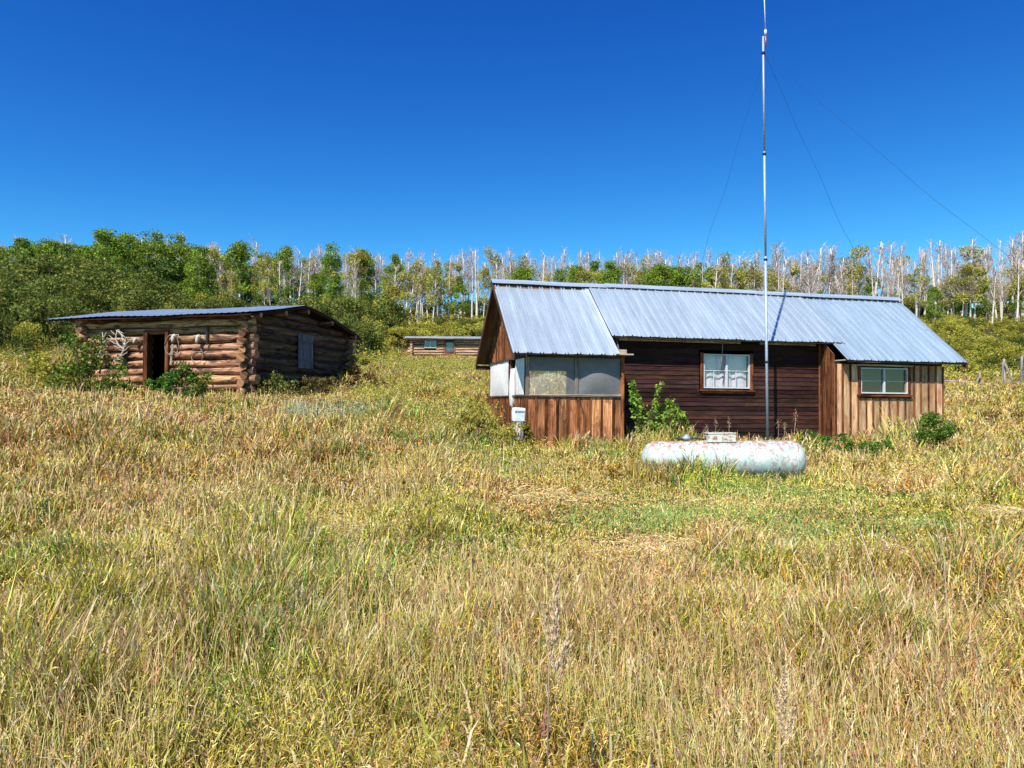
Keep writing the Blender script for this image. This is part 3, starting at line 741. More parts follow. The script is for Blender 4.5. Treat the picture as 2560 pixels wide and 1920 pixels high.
def skull(l, z, sc, label):
    e = empty('animal_skull', cabw(l, .2, z), (R(-15), 0, R(-14)), label, 'skull', 'skulls on the cabin wall')
    mb = MB(); mb.tube([(0,0,.11*sc),(0,-.02,.05*sc),(0,-.045,-.03*sc),(0,-.055,-.13*sc),(0,-.05,-.2*sc)], [.055*sc,.095*sc,.08*sc,.05*sc,.035*sc], 12, jitter=.1)
    b_ = mb.build('cranium', 'bone', e)
    for s_ in (-1,1): mb = MB(); mb.lathe([(-.01,.022*sc),(.008,.018*sc),(.0081,.001)], 8, 'z', (s_*.05*sc, -.10*sc, .02*sc)); mb.build('eye_socket', 'black', e)
    for s_ in (-1,1): mb = MB(); mb.tube([(s_*.06*sc,-.02,.08*sc),(s_*.17*sc,-.03,.10*sc),(s_*.24*sc,-.05,.02*sc)], [.022*sc,.016*sc,.004], 7); mb.build('horn', 'bone', e)
skull(2.28, 1.80, .8, 'bleached animal skull hung beside the cabin doorway')
skull(1.47, 1.76, .85, 'bleached animal skull hung halfway between doorway and log corner')
skull(3.6, 1.75, .6, 'small greyish skull hung at the right of the antlers')
for l, z, rad, lab in ((2.38,1.58,.26,'rusty wire hoop hanging at the right side of the cabin doorway'), (1.53,1.27,.21,'rusty wire hoop hanging low on the sunlit log wall')):
    mb = MB(); c_ = Vector(cabw(l, .17, z)); pts = []
    for k in range(33):
        a = 2*math.pi*k/32; p = cabw(l-rad*math.cos(a)*.9, .19, z+rad*math.sin(a)*1.1); pts.append(p)
    for q in range(2): mb.tube([(p[0]+.01*q, p[1]-.01*q, p[2]+.012*q) for p in pts], .007, 6, cap=False)
    tag(mb.build('wire_hoop', 'iron'), lab, 'hoop', 'wire hoops on the cabin wall')
mb = MB(); mb.prism(cabw(2.42,.17,1.02), cabw(2.36,.17,1.62), (.028,0,0), (0,.012,0)); tag(mb.build('weathered_slat', 'grey_wood'), 'short pale wooden slat leaning on the logs beside the doorway', 'slat')
mb = MB(); mb.tube([cabw(2.0,.2,.9),cabw(1.98,.18,1.3),cabw(1.5,.16,1.86)], .006, 5); 
mb = MB(); mb.box(-.04,.04,-.02,.02,-.35,.35)
o = mb.build('metal_hanger', 'black'); o.location = cabw(1.22, .16, 1.86); o.rotation_euler = (0,0,R(-14)); o.scale = (.7,1,.8); tag(o, 'dark iron strap hanging under the eave beside the second skull', 'strap')
mb = MB(); mb.box(-.05,.05,-.02,.02,-.3,.3); o = mb.build('dark_harness', 'black'); o.location = cabw(4.02,.17,1.38); o.rotation_euler = (0,R(4),R(-14)); tag(o, 'dark leather strap hanging among the antlers', 'strap')

# small far cabin
FZ = 75.0
fc = empty('small_log_cabin', ((1028-CX)/F*FZ, FZ, g1((1080-CX)/F*FZ, FZ)-.1), (0,0,R(4)), 'small distant pale log cabin with flat roof behind the porch', 'cabin')
base_z = fc.location.z; H = lambda py: (HY-py)/F*FZ-base_z; XX = lambda px: (px-1028)/F*FZ
mb = MB(); L2 = 10.5; D2 = 4.5; npit = .27; ztop = H(848)
dx0, dx1 = XX(1111), XX(1137); wx0, wx1 = XX(1061), XX(1090); wz0, wz1 = H(870), H(851)
k = 0; z = -.5
while z < ztop-.02:
    ra = .13*r.uniform(.9,1.1); col = lcol(r, .8, 1.15)
    spans = [(-.4*r.uniform(.6,1), dx0), (dx1, L2+.3)]
    if wz0-.1 < z < wz1+.08: spans = [(-.4*r.uniform(.6,1), wx0), (wx1, dx0), (dx1, L2+.3)]
    for a, b_ in spans: log(mb, (a,0,z), (b_,0,z), ra, ra*.95, k*3+200, col, (1,.95,.9), .02, 8)
    log(mb, (0,-.35,z+npit/2), (0,D2+.3,z+npit/2), ra, ra, k*3+300, lcol(r,.6,1), (1.1,1,.9), .01, 8)
    z += npit; k += 1
mb.build('log_wall', 'log_pale', fc)
mb = MB(); mb.box(0, dx0, -.02,.02,-.6,ztop); mb.box(dx1, L2, -.02,.02,-.6,ztop); mb.box(-.02,.02,.02,D2,-.6,ztop); mb.box(0,L2,D2-.02,D2+.02,-.6,ztop); mb.box(L2-.02,L2+.02,.02,D2-.02,-.6,ztop)
mb.build('chinking_and_lining', 'chink', fc)
mb = MB()
w_ = MB(); t = .06
w_.box(wx0,wx1,-.16,-.08,wz0,wz0+t); w_.box(wx0,wx1,-.16,-.08,wz1-t,wz1); w_.box(wx0,wx0+t,-.158,-.082,wz0+t,wz1-t); w_.box(wx1-t,wx1,-.158,-.082,wz0+t,wz1-t); w_.box((wx0+wx1)/2-.03,(wx0+wx1)/2+.03,-.157,-.083,wz0+t,wz1-t)
wo = w_.build('window', 'white_paint', fc)
p = MB(); p.box(wx0+t,wx1-t,-.11,-.105,wz0+t,wz1-t); p.build('pane', 'glass', wo)
dz1 = H(851); d = MB(); d.box(dx0+.05,dx1-.05,-.10,-.06,-.5,dz1-.05,(.5,.5,.55)); do = d.build('door', 'old_board', fc)
d = MB(); d.box(dx0-.02,dx0+.09,-.17,-.05,-.6,dz1); d.box(dx1-.09,dx1+.02,-.17,-.05,-.6,dz1); d.box(dx0+.09,dx1-.09,-.165,-.055,dz1-.1,dz1,(.7,.7,.7)); d.box(dx0+.09,dx1-.09,-.125,-.10,-.5,.35,(1.4,1.1,1)); d.build('door_frame', 'board_red', fc)
p = MB(); p.box(dx0+.16,dx1-.16,-.125,-.12,.55,dz1-.2); p.build('door_glass', 'glass', do)
zr = H(846)
sag_roof('cabin_roof', -.75, L2+.6, [(-.6,zr-.02),(0.5,zr+.14),(2.2,zr+.42),(4,zr+.2),(5.2,zr)], fc, 'roof', 9, .3)
mb = MB(); mb.box(-.7,L2+.5,-.58,-.54,zr-.14,zr-.05); mb.box(-.7,-.66,-.54,5,zr-.14,zr-.04); mb.build('fascia', 'trim', fc)

# ------------------------------------------------------------------ fence at right
fz = 45.0
fo = empty('log_fence', ((2450-CX)/F*fz, fz, g1((2450-CX)/F*fz, fz)), (0,0,0), 'broken grey pole fence with leaning braces beyond the house', 'fence')
def fp(px, py, dy=0): 
    return ((px-CX)/F*(fz+dy)-fo.location.x, dy, (HY-py)/F*(fz+dy)-fo.location.z)
for (a, b_, rd) in (((2449,982),(2450,929),.075),((2513,978),(2511,897),.085),((2505,978),(2508,905),.06),((2553,985),(2556,889),.085)):
    mb = MB(); log(mb, fp(*a), fp(*b_), rd, rd*.8, rnd.randint(1,99), (1,1,1), (.9,.9,.9), 0, 8); mb.build('post', 'grey_wood', fo)
for (a, b_, d1, d2) in (((2514,910),(2536,962),-.2,-.3),((2438,962),(2452,938),-.2,-.2),((2566,900),(2590,965),-.2,-.3)):
    mb = MB(); log(mb, fp(*a,d1), fp(*b_,d2), .06, .06, rnd.randint(1,99), (1,1,1), (.9,.9,.9), 0, 8); mb.build('brace', 'grey_wood', fo)
for (a, b_, dd) in (((2340,953),(2447,957),.1),((2448,960),(2520,958),-.2),((2448,967),(2512,965),-.3),((2515,957),(2600,961),-.2),((2525,970),(2620,975),-1),((2300,954),(2400,956),.2)):
    mb = MB(); log(mb, fp(*a,dd), fp(*b_,dd), .085, .07, rnd.randint(1,99), (1,1,1), (.9,.9,.9), .03, 8); mb.build('rail', 'grey_wood', fo)

# ------------------------------------------------------------------ trees
GREEN = [(.075,.135,.022),(.11,.17,.028),(.17,.20,.035),(.045,.085,.02)]
def blob_points(n, cents, flat=.8):
    k = rng.integers(0, len(cents), n); c = np.array([x[:3] for x in cents])[k]; rad = np.array([x[3] for x in cents])[k]
    d = rng.normal(size=(n,3)); d /= np.linalg.norm(d, axis=1)[:,None]
    rr_ = rad*rng.uniform(.25,1,n)**.5
    return c+d*rr_[:,None]*np.array([1,1,flat]), k
def bare_branches(mb, path, h0, h1, n, L, r0, r_, up=.9, sub=4):
    for _ in range(n):
        t = r_.uniform(h0, h1); i = min(len(path)-2, int(t*(len(path)-1))); p = path[i].lerp(path[i+1], t*(len(path)-1)-i)
        a = r_.uniform(0, 6.283); ln = L*(1.15-.75*t)*r_.uniform(.6,1.2)
        d = Vector((math.cos(a), math.sin(a), up*r_.uniform(.6,1.5))).normalized()
        q = p+d*ln*.5; e = q+(d+Vector((0,0,.5))).normalized()*ln*.5
        mb.tube([p, q, e], [r0*(1.1-t*.6), r0*.6, r0*.3], 4, cap=False)
        for _ in range(sub):
            s = r_.uniform(.3,1); b_ = p.lerp(e, s); a2 = a+r_.uniform(-1.3,1.3)
            d2 = Vector((math.cos(a2), math.sin(a2), r_.uniform(.3,1.6))).normalized()*ln*r_.uniform(.25,.5)
            mb.tube([b_, b_+d2], [r0*.42, r0*.2], 3, cap=False)
def trunk_path(H_, r_, lean=.25, K=9):
    x = y = 0; pts = []; ax = r_.uniform(-lean, lean); ay = r_.uniform(-lean, lean)
    for k in range(K+1):
        t = k/K; pts.append(Vector((ax*t*H_*.12+.12*math.sin(t*4+ax*20), ay*t*H_*.12+.12*math.sin(t*3+ay*20), H_*t-(.4 if k == 0 else 0))))
    return pts
def make_tree(name, kind, seed):
    """kinds: leafy, patchy, bare, snag ; unit metres, height about 10"""
    r_ = random.Random(seed); H_ = 10.0
    e = empty(name)
    path = trunk_path(H_*.97, r_); mb = MB()
    rt = .15 if kind in ('bare','snag') else .12
    mb.tube(path, [rt*(1-.82*k/9) for k in range(10)], 7)
    if kind in ('bare','snag') and r_.random() < .5:      # a fork
        i = 4; q = [path[i]]
        a = r_.uniform(0,6.28)
        for k in range(1,5): q.append(path[i]+Vector((math.cos(a)*.25*k, math.sin(a)*.25*k, 1.05*k)))
        mb.tube(q, [.08,.065,.05,.035,.015], 6)
    mb.build('trunk', 'dead_bark' if kind in ('bare','snag') else 'aspen_bark', e)
    br = MB()
    if kind == 'bare': bare_branches(br, path, .35, .99, 50, 2.0, .034, r_, 1.5, 9)
    elif kind == 'snag': bare_branches(br, path, .45, .98, 24, 1.5, .030, r_, 1.3, 5)
    elif kind == 'patchy': bare_branches(br, path, .35, .98, 36, 2.2, .038, r_, 1.1, 6)
    else: bare_branches(br, path, .35, .95, 14, 1.9, .03, r_, .8, 1)
    br.build('branches', 'twig' if kind != 'leafy' else 'aspen_bark', e)
    if kind in ('leafy','patchy'):
        cents = []
        nb = 34 if kind == 'leafy' else 15
        for _ in range(nb):
            t = r_.uniform(.36,1.0) if kind == 'leafy' else r_.uniform(.45,.98)
            w = (1.75*math.sin(min(1,(1.06-t)/.40)*1.45)+.1)
            a = r_.uniform(0,6.28); d = w*r_.uniform(.25,1)
            cents.append((d*math.cos(a)+path[min(9,int(t*9))].x, d*math.sin(a)+path[min(9,int(t*9))].y, H_*t-.2, r_.uniform(.55,1.05)*(1 if kind == 'leafy' else .85)))
        n = 5600 if kind == 'leafy' else 2300
        P, kk = blob_points(n, cents, .8 if kind == 'leafy' else 1.15)
        if kind == 'leafy': C = palette(n, [(.18,.30,.04),(.27,.38,.05),(.38,.40,.06),(.10,.18,.03)], [3,3,1.8,1.2], .22)
        else: C = palette(n, [(.42,.44,.08),(.54,.44,.09),(.27,.34,.06),(.62,.40,.13)], [3,2.4,1.6,1.4], .2)
        lo = rng.uniform(.55,1.35,len(cents))[kk]; C = np.clip(C*lo[:,None], 0, 1)
        leaf_obj('crown', P, .19 if kind == 'leafy' else .17, C, 'leaf', e)
    return e
def make_shrub(name, seed, cols, w, n=3800, H_=3.0, spread=1.7, leaf=.115, stems=True):
    r_ = random.Random(seed); e = empty(name); cents = []
    for _ in range(20):
        a = r_.uniform(0,6.28); d = spread*r_.uniform(0,1)**.6; z = H_*r_.uniform(.16,1)*(1-.38*(d/spread)**2)
        cents.append((d*math.cos(a), d*math.sin(a), z, H_*r_.uniform(.13,.24)))
    P, kk = blob_points(n, cents, .85)
    C = palette(n, cols, w, .25)*rng.uniform(.68,1.32,len(cents))[kk][:,None]
    leaf_obj('foliage', P, leaf, np.clip(C,0,1), 'leaf', e)
    if stems:
        mb = MB()
        for c in cents[:14]: mb.tube([(c[0]*.15, c[1]*.15, -.1*H_), (c[0]*.6, c[1]*.6, c[2]*.5), (c[0], c[1], c[2])], [.015*H_,.010*H_,.004*H_], 5, cap=False)
        mb.build('stems', 'stem', e)
    return e
protos = {'leafy': [make_tree('aspen_tree', 'leafy', 100+k) for k in range(5)],
          'patchy': [make_tree('aspen_tree', 'patchy', 200+k) for k in range(5)],
          'bare': [make_tree('bare_aspen_tree', 'bare', 300+k) for k in range(6)],
          'snag': [make_tree('bare_aspen_tree', 'snag', 400+k) for k in range(4)]}
OAKG = ([(.13,.165,.035),(.20,.22,.045),(.085,.12,.03),(.29,.26,.06)], [3,2.5,2,1.2])
OAKY = ([(.48,.43,.07),(.34,.35,.055),(.58,.42,.07),(.20,.23,.045)], [3,3,1.4,1.6])
OAKO = ([(.30,.16,.05),(.20,.19,.04),(.36,.24,.05),(.20,.10,.045)], [2,2,1.4,1])
protos['oakg'] = [make_shrub('scrub_oak', 500+k, *OAKG, n=6000) for k in range(4)]
protos['oaky'] = [make_shrub('scrub_oak', 520+k, *OAKY, n=5000) for k in range(4)]
used = set(); placed = []
def put(kind, x, y, h, rz_=None, wid=1.0, dz=0):
    ps = protos[kind]; p = ps[rnd.randrange(len(ps))]
    base = 10.0 if kind in ('leafy','patchy','bare','snag') else 3.0
    s = h/base
    if id(p) in used:
        q = p.copy(); COL.objects.link(q)
        for ch in p.children:
            c = ch.copy(); COL.objects.link(c); c.parent = q
    else: q = p; used.add(id(p))
    q.location = (x, y, g1(x, y)-.15+dz); q.rotation_euler = (0, 0, rnd.uniform(0,6.28) if rz_ is None else rz_)
    q.scale = (s*wid, s*wid, s)
    if kind in ('bare','snag','patchy'): q.rotation_euler = (rnd.gauss(0,.035), rnd.gauss(0,.04), q.rotation_euler[2]); wv__ = rnd.uniform(.8,1.35); q.scale = (s*wid*wv__, s*wid*wv__, s)
    placed.append((q, kind, x, y, h)); return q
def at(px, Zd): return (px-CX)/F*Zd
def tree_px(kind, px, topy, Zd, wid=1.0):
    x = at(px, Zd); h = (HY-topy)/F*Zd-g1(x, Zd)+.15; put(kind, x, Zd, max(2.0, h), None, wid)
# the skyline, surveyed from left to right: (kind, px, top row, distance, width)
hand = [('leafy',-30,610,88,1.2),('leafy',45,596,92,1.3),('bare',118,600,112,1.2),('leafy',165,612,90,1.2),('leafy',260,578,90,1.3),('leafy',318,588,95,1.25),('leafy',380,583,92,1.35),
 ('leafy',440,590,96,1.2),('bare',352,588,110,1.1),('bare',450,582,112,1.1),('leafy',490,612,90,1.0),('patchy',528,608,98,1.0),('bare',515,605,112,1),
 ('leafy',598,602,96,1.15),('bare',625,598,112,1.1),('patchy',660,628,95,1),('leafy',712,620,94,.85),('bare',768,620,112,1.2),('leafy',828,612,98,.95),('patchy',873,618,96,1.15),('leafy',905,622,98,1.0),
 ('leafy',985,636,96,.85),('patchy',1050,628,96,.95),('patchy',1135,634,98,.9),('leafy',1092,655,94,.8),('bare',1095,622,110,1),('snag',1188,618,100,1),('bare',1160,624,110,1),
 ('patchy',1234,614,100,.7),('bare',1275,620,108,1),('bare',1322,626,108,1),('patchy',1315,640,100,.9),('bare',1362,630,106,.9),('bare',1406,616,100,1),('bare',1450,622,110,1),
 ('bare',1498,626,108,1),('leafy',1445,662,94,1.0),('leafy',1490,655,96,1.15),('leafy',1528,655,94,1.0),('bare',1570,630,110,1.2),('patchy',1565,655,94,1.4),('leafy',1650,664,92,1.2),('leafy',1690,668,94,1.2),('leafy',1720,670,93,1.1),
 ('bare',1640,626,110,1.2),('bare',1672,622,110,1.1),('leafy',1750,660,96,1.1),('bare',1735,632,112,1),('patchy',1812,634,97,1.0),('leafy',1780,672,93,1.1),('bare',1860,638,108,1),('patchy',1880,655,95,1),
 ('patchy',1960,640,97,1.1),('bare',1940,612,108,1.3),('bare',2020,622,106,1.2),('bare',2072,612,104,1.2),('bare',2110,610,104,1.2),('patchy',2140,618,96,.9),('leafy',2180,690,94,1.0),
 ('snag',2188,598,92,1.1),('snag',2212,602,95,1),('bare',2225,606,96,1),('bare',2258,606,95,1),('snag',2300,618,93,1),('patchy',2296,660,90,.9),('snag',2338,586,90,1),('snag',2354,592,92,1),
 ('bare',2365,612,92,1.1),('bare',2392,616,90,1.1),('snag',2420,590,90,1),('patchy',2440,612,90,1.0),('patchy',2405,672,88,1.1),('bare',2478,610,92,1),('snag',2506,594,92,1),('patchy',2425,655,88,1.2),('bare',2495,608,94,1.1),
 ('bare',2538,590,90,1.2),('bare',2560,582,92,1.2),('patchy',2545,630,88,1),('bare',2590,590,92,1.1),('leafy',2470,700,90,1.1),('leafy',2405,700,92,1.2),('leafy',2552,706,88,1.0),('leafy',2340,716,90,1.0)]
for h_ in hand: tree_px(*h_)
rr2 = random.Random(77)
for px in range(-60, 2660, 14):                      # rear row
    px += rr2.uniform(-8,8); Zd = rr2.uniform(102,119)
    if px < 480: k, ty = rr2.choice([('leafy',606),('leafy',615),('bare',598)])
    elif px < 950: k, ty = rr2.choice([('bare',622),('bare',628),('leafy',640),('patchy',634)])
    elif px < 1300: k, ty = rr2.choice([('bare',628),('bare',634),('snag',632),('snag',638),('patchy',648)])
    elif px < 1950: k, ty = rr2.choice([('bare',630),('bare',634),('bare',640),('snag',638),('patchy',650)])
    else: k, ty = rr2.choice([('bare',616),('bare',624),('snag',616),('bare',632),('patchy',645)])
    tree_px(k, px, ty+rr2.uniform(-10,16), Zd, rr2.uniform(.9,1.15))
for px in range(-60, 2660, 27):                      # middle row
    px += rr2.uniform(-12,12); Zd = rr2.uniform(86,99)
    if px < 520: k, ty = rr2.choice([('leafy',640),('leafy',655),('leafy',670)])
    elif px < 760: k, ty = rr2.choice([('patchy',650),('leafy',665),('patchy',672),('snag',640)])
    elif px < 1250: k, ty = rr2.choice([('bare',640),('patchy',660),('snag',655),('leafy',700),('leafy',690),('snag',650)])
    elif px < 1900: k, ty = rr2.choice([('leafy',672),('patchy',668),('snag',645),('patchy',664)])
    else: k, ty = rr2.choice([('bare',640),('snag',648),('bare',655),('patchy',690),('leafy',735),('snag',660)])
    tree_px(k, px, ty+rr2.uniform(-10,14), Zd, rr2.uniform(.85,1.15))
for px in range(-40, 2640, 30):
    Zd = rr2.uniform(104,121); x = at(px, Zd); put('oakg' if rr2.random() < .6 else 'oaky', x, Zd, rr2.uniform(2.6,4.8) if px < 2100 else rr2.uniform(3.6,5.6), None, 1.3)
# scrub oak: (px, top, distance, width, kind)
def shrub_px(kind, px, topy, Zd, wid=1.0):
    x = at(px, Zd); h = (HY-topy)/F*Zd-g1(x, Zd)+.15; put(kind, x, Zd, min(7, max(.8, h)), None, wid)
for t in [('oakg',-50,700,30,1.1),('oakg',25,705,32,1.1),('oakg',95,725,33,1.0),('oakg',160,745,35,.9),('oakg',-10,770,27,.8),('oaky',70,800,28,.8),('oakg',215,760,37,.9),('oakg',20,735,40,1.0),('oakg',95,700,48,1.1),('oakg',-40,690,46,1.1),('oakg',165,690,58,1.1),('oakg',240,670,62,1.1),('oakg',60,660,64,1.2),('oakg',310,700,60,1.1),('oakg',390,720,58,1.1),
          ('oakg',150,745,44,1.0),('oakg',20,640,72,1.2),('oakg',115,640,76,1.2),('oakg',200,636,80,1.2),('oakg',290,655,76,1.2),('oakg',370,690,76,1.1),('oakg',455,735,70,1.1),('oaky',300,775,50,.9),('oaky',420,765,58,.9),
          ('oakg',530,745,72,1.1),('oakg',610,748,74,1.1),('oakg',690,742,74,1.1),('oakg',770,738,70,1.2),('oakg',840,745,66,1.2),('oakg',890,748,70,.9),('oaky',915,800,56,.8),
          ('oakg',880,790,50,.9),('oakg',820,770,56,1.0),('oakg',985,768,86,1.1)]: shrub_px(*t)
for _ in range(44):
    px = rr2.uniform(930, 1260); Zd = rr2.uniform(79, 90); shrub_px(rr2.choice(['oaky','oaky','oakg']), px, 812-(Zd-79)*1.8+rr2.uniform(-8,10), Zd, 1.2)
for _ in range(30):
    px = rr2.uniform(480, 1000); Zd = rr2.uniform(78, 92); shrub_px(rr2.choice(['oakg','oakg','oaky']), px, 748+rr2.uniform(-10,18), Zd, 1.1)
for _ in range(60):
    px = rr2.uniform(2240, 2620); Zd = rr2.uniform(50, 92); x = at(px, Zd)
    hh = rr2.uniform(.9, 2.1); put(rr2.choice(['oaky','oaky','oakg']), x, Zd, hh, None, 1.5)
for _ in range(24):
    px = rr2.uniform(1250, 2300); Zd = rr2.uniform(70, 92); x = at(px, Zd); put(rr2.choice(['oaky','oakg']), x, Zd, rr2.uniform(1.6,3), None, 1.3)
# labels that say which one
ZN = [(-999,130,'at the photo\'s left edge'),(130,480,'above the log cabin\'s left half'),(480,740,'above the log cabin roof peak'),(740,1000,'between the two log cabins'),
      (1000,1215,'behind the small far cabin'),(1215,1500,'above the porch roof'),(1500,1900,'above the roof left of the mast'),(1900,2240,'above the roof right of the mast'),(2240,2420,'above the sloping right roof edge'),(2420,9999,'at the photo\'s right edge')]
KN = {'leafy': ('green leafy aspen', 'tree', 'green aspens on the ridge'), 'patchy': ('thin-leaved aspen', 'tree', 'thin-leaved aspens on the ridge'), 'bare': ('leafless grey aspen', 'tree', 'leafless aspens on the ridge'),
      'snag': ('bare white aspen snag', 'tree', 'bare aspen snags on the ridge'), 'oakg': ('dark green scrub oak', 'bush', 'green scrub oaks below the trees'), 'oaky': ('yellowing scrub oak', 'bush', 'yellowing scrub oaks on the hillside')}
ORD = ['first','second','third','fourth','fifth','sixth','seventh','eighth','ninth','tenth','eleventh','twelfth','thirteenth','fourteenth','fifteenth','sixteenth','seventeenth','eighteenth','nineteenth','twentieth','twenty-first','twenty-second','twenty-third','twenty-fourth','twenty-fifth','twenty-sixth','twenty-seventh','twenty-eighth','twenty-ninth','thirtieth','thirty-first','thirty-second','thirty-third','thirty-fourth','thirty-fifth','thirty-sixth','thirty-seventh','thirty-eighth','thirty-ninth','fortieth']
placed.sort(key=lambda t: t[2]/t[3]); cnt = {}
for q, kind, x, y, h in placed:
    px = CX+F*x/y; zn = next(t for t in ZN if t[0] <= px < t[1]); key = (kind, zn[2]); i = cnt.get(key, 0); cnt[key] = i+1
    nm, cat, grp = KN[kind]
    tag(q, '%s, %s from the left %s' % (nm, ORD[min(i, len(ORD)-1)], zn[2]), cat, grp)

# near bushes and plants, each of its own build
def near_bush(name, px, py, Zd, H_, spread, cols, w, label, cat, n=1500, leaf=.07):
    x = at(px, Zd); e = make_shrub(name, int(px), cols, w, n, H_, spread, leaf); e.location = (x, Zd, g1(x, Zd)-.05); e.rotation_euler = (0,0,rnd.uniform(0,6)); tag(e, label, cat); return e
LG = ([(.12,.20,.03),(.20,.26,.04),(.07,.13,.025),(.30,.28,.05)], [3,2,1.5,1])
BG = ([(.09,.20,.03),(.14,.26,.04),(.05,.12,.022)], [3,2,1])
near_bush('leafy_bush', 205, 960, 20.6, 1.5, .95, *LG, 'leafy green bush against the left end of the log cabin wall', 'bush', 3000)
near_bush('leafy_bush', 130, 960, 21.5, 1.0, .9, *OAKY, 'yellow-green bush in the grass left of the log cabin', 'bush', 2200)
near_bush('leafy_bush', 260, 985, 19.8, .55, .7, *LG, 'low green bush in front of the antlers', 'bush', 1400)
near_bush('nettle_clump', 452, 990, 20.0, .95, .42, *BG, 'bright green weed clump growing beside the open cabin doorway', 'plant', 1700)
near_bush('nettle_clump', 395, 990, 21.2, .60, .3, *BG, 'small green weed inside the open cabin doorway', 'plant', 600)
near_bush('nettle_clump', 505, 990, 20.0, .8, .22, *LG, 'thin yellow-green weed leaning on the sunlit logs', 'plant', 500)
near_bush('red_shrub', 885, 930, 26.5, 1.15, .7, *OAKO, 'orange-red shrub at the far corner of the log cabin', 'bush', 2000)
near_bush('red_shrub', 905, 950, 24.5, .6, .9, [(.20,.09,.05),(.13,.09,.04),(.26,.14,.06)], [2,2,1], 'low rusty red shrub in front of the orange one', 'bush', 1500)
near_bush('leafy_bush', 700, 960, 21.5, .8, .6, *OAKG, 'dark weedy bush against the shaded cabin gable', 'bush', 1500)
near_bush('leafy_bush', 780, 960, 22.6, .75, .7, [(.16,.12,.04),(.12,.13,.035),(.22,.13,.06)], [2,2,1.5], 'brownish bush below the boarded cabin window', 'bush', 1500)
near_bush('leafy_bush', 2322, 1115, 16.9, 1.02, .42, [(.11,.21,.03),(.17,.28,.04),(.06,.12,.025)], [3,2,1.5], 'rounded dark green bush at the right end of the board wing', 'bush', 6000, .05)
near_bush('leafy_bush', 2095, 1110, 17.0, .62, .5, *BG, 'low green weeds along the left foot of the board wing', 'plant', 1500, .05)
near_bush('leafy_bush', 2180, 1110, 16.7, .5, .6, *BG, 'low green weeds under the wing window', 'plant', 1400, .05)
near_bush('leafy_bush', 2030, 1100, 17.5, .6, .4, *BG, 'low green weeds where dark siding meets the wing', 'plant', 900, .05)
near_bush('goldenrod', 1195, 1000, 15.5, 1.05, .55, [(.36,.30,.05),(.24,.25,.05),(.42,.24,.05)], [3,3,1], 'tall yellow flowering weed beside the porch corner', 'plant', 1700, .05)
near_bush('goldenrod', 1075, 960, 26, .9, .6, [(.48,.44,.05),(.28,.32,.06),(.2,.25,.05)], [3,2,1], 'bright yellow flowering weed on the slope between cabins', 'plant', 1200, .05)
near_bush('goldenrod', 1288, 1090, 16.6, .72, .34, [(.40,.36,.06),(.28,.30,.05),(.42,.26,.06)], [3,3,1], 'yellow-green weed hiding the foot of the pale metal box', 'plant', 1100, .04)
near_bush('orange_weed', 1530, 1160, 12.9, .38, .28, [(.50,.27,.04),(.36,.26,.05),(.2,.19,.05)], [3,2,1], 'small orange-yellow weed left of the propane tank', 'plant', 700, .035)
near_bush('orange_weed', 1470, 1225, 11.2, .22, .6, [(.48,.27,.04),(.34,.25,.06)], [3,2], 'patch of orange flowers lying in flattened grass', 'plant', 500, .03)
near_bush('leafy_bush', 585, 1075, 14.8, .42, .35, *OAKG, 'small dark weed clump in the open field', 'plant', 700, .04)
near_bush('leafy_bush', 2560, 1095, 24, .6, 1.2, *OAKO, 'low orange-tinted shrub at the right edge of the field', 'bush', 1200, .06)

# hop vines climbing beside the porch
vine = empty('hop_vine', (at(1625, 17.4), 17.4, g1(at(1625,17.4), 17.4)), (0,0,0), 'tall green vine with arching stems in front of the dark clapboard', 'vine')
vm = MB(); P = []; lean = []
stems = [[(1640,1110),(1610,1040),(1590,990),(1577,955)],[(1640,1110),(1625,1050),(1640,1000),(1652,958)],[(1640,1110),(1665,1040),(1690,1020),(1715,1055)],[(1640,1110),(1650,1050),(1680,1005),(1668,1005)],[(1630,1110),(1600,1060),(1585,1020),(1583,985)],[(1650,1110),(1680,1060),(1705,1035),(1722,1075)],[(1640,1110),(1660,1060),(1650,1020),(1640,1008)]]
for si, st in enumerate(stems):
    pts = []
    for k, (px, py) in enumerate(st):
        zd = 17.45+.18*math.sin(si*2+k); pts.append(Vector((at(px, zd), zd, (HY-py)/F*zd))-Vector(vine.location))
    vm.tube(pts, [.012,.01,.008,.004], 5, cap=False)
    for k in range(len(pts)-1):
        for j in range(70):
            p = pts[k].lerp(pts[k+1], rnd.random()); sp = .16-.04*k; P.append((p.x+rnd.gauss(0,sp*.55), p.y+rnd.gauss(0,sp*.6), p.z+rnd.gauss(0,sp*.45)))
for j in range(500): P.append((rnd.gauss(.06,.28), rnd.gauss(0,.2), abs(rnd.gauss(.0,.28))))
vm.build('stems', 'stem', vine)
leaf_obj('leaves', np.array(P), .075, palette(len(P), [(.24,.38,.05),(.34,.46,.07),(.14,.25,.04),(.44,.44,.10)], [3,3,2,.8]), 'leaf', vine)

# ------------------------------------------------------------------ ground cover (uncountable)
def zone(x, y, px, py, rx, ry):
    """soft membership of an elliptical patch of the field"""
    cx, cy = W(px, py); x1, _ = W(px+rx, py); _, y0 = W(px, py+ry); _, y1 = W(px, py-ry)
    a = abs(x1-cx)+.05; b = np.where(y > cy, max(.1, y1-cy), max(.1, cy-y0))
    d = ((x-cx)/a)**2+((y-cy)/b)**2 + (vnoise(x, y, .5, 9)-.5)*.9+(vnoise(x, y, 1.6, 19)-.5)*.8
    return np.clip(1.35-d, 0, 1)
PAL = np.array([(.80,.56,.26),(.92,.73,.45),(.76,.58,.12),(.52,.49,.075),(.28,.31,.055),(.25,.49,.15),(.56,.22,.10),(.80,.50,.32),(.32,.14,.14),(.74,.40,.07),(.46,.57,.38)])
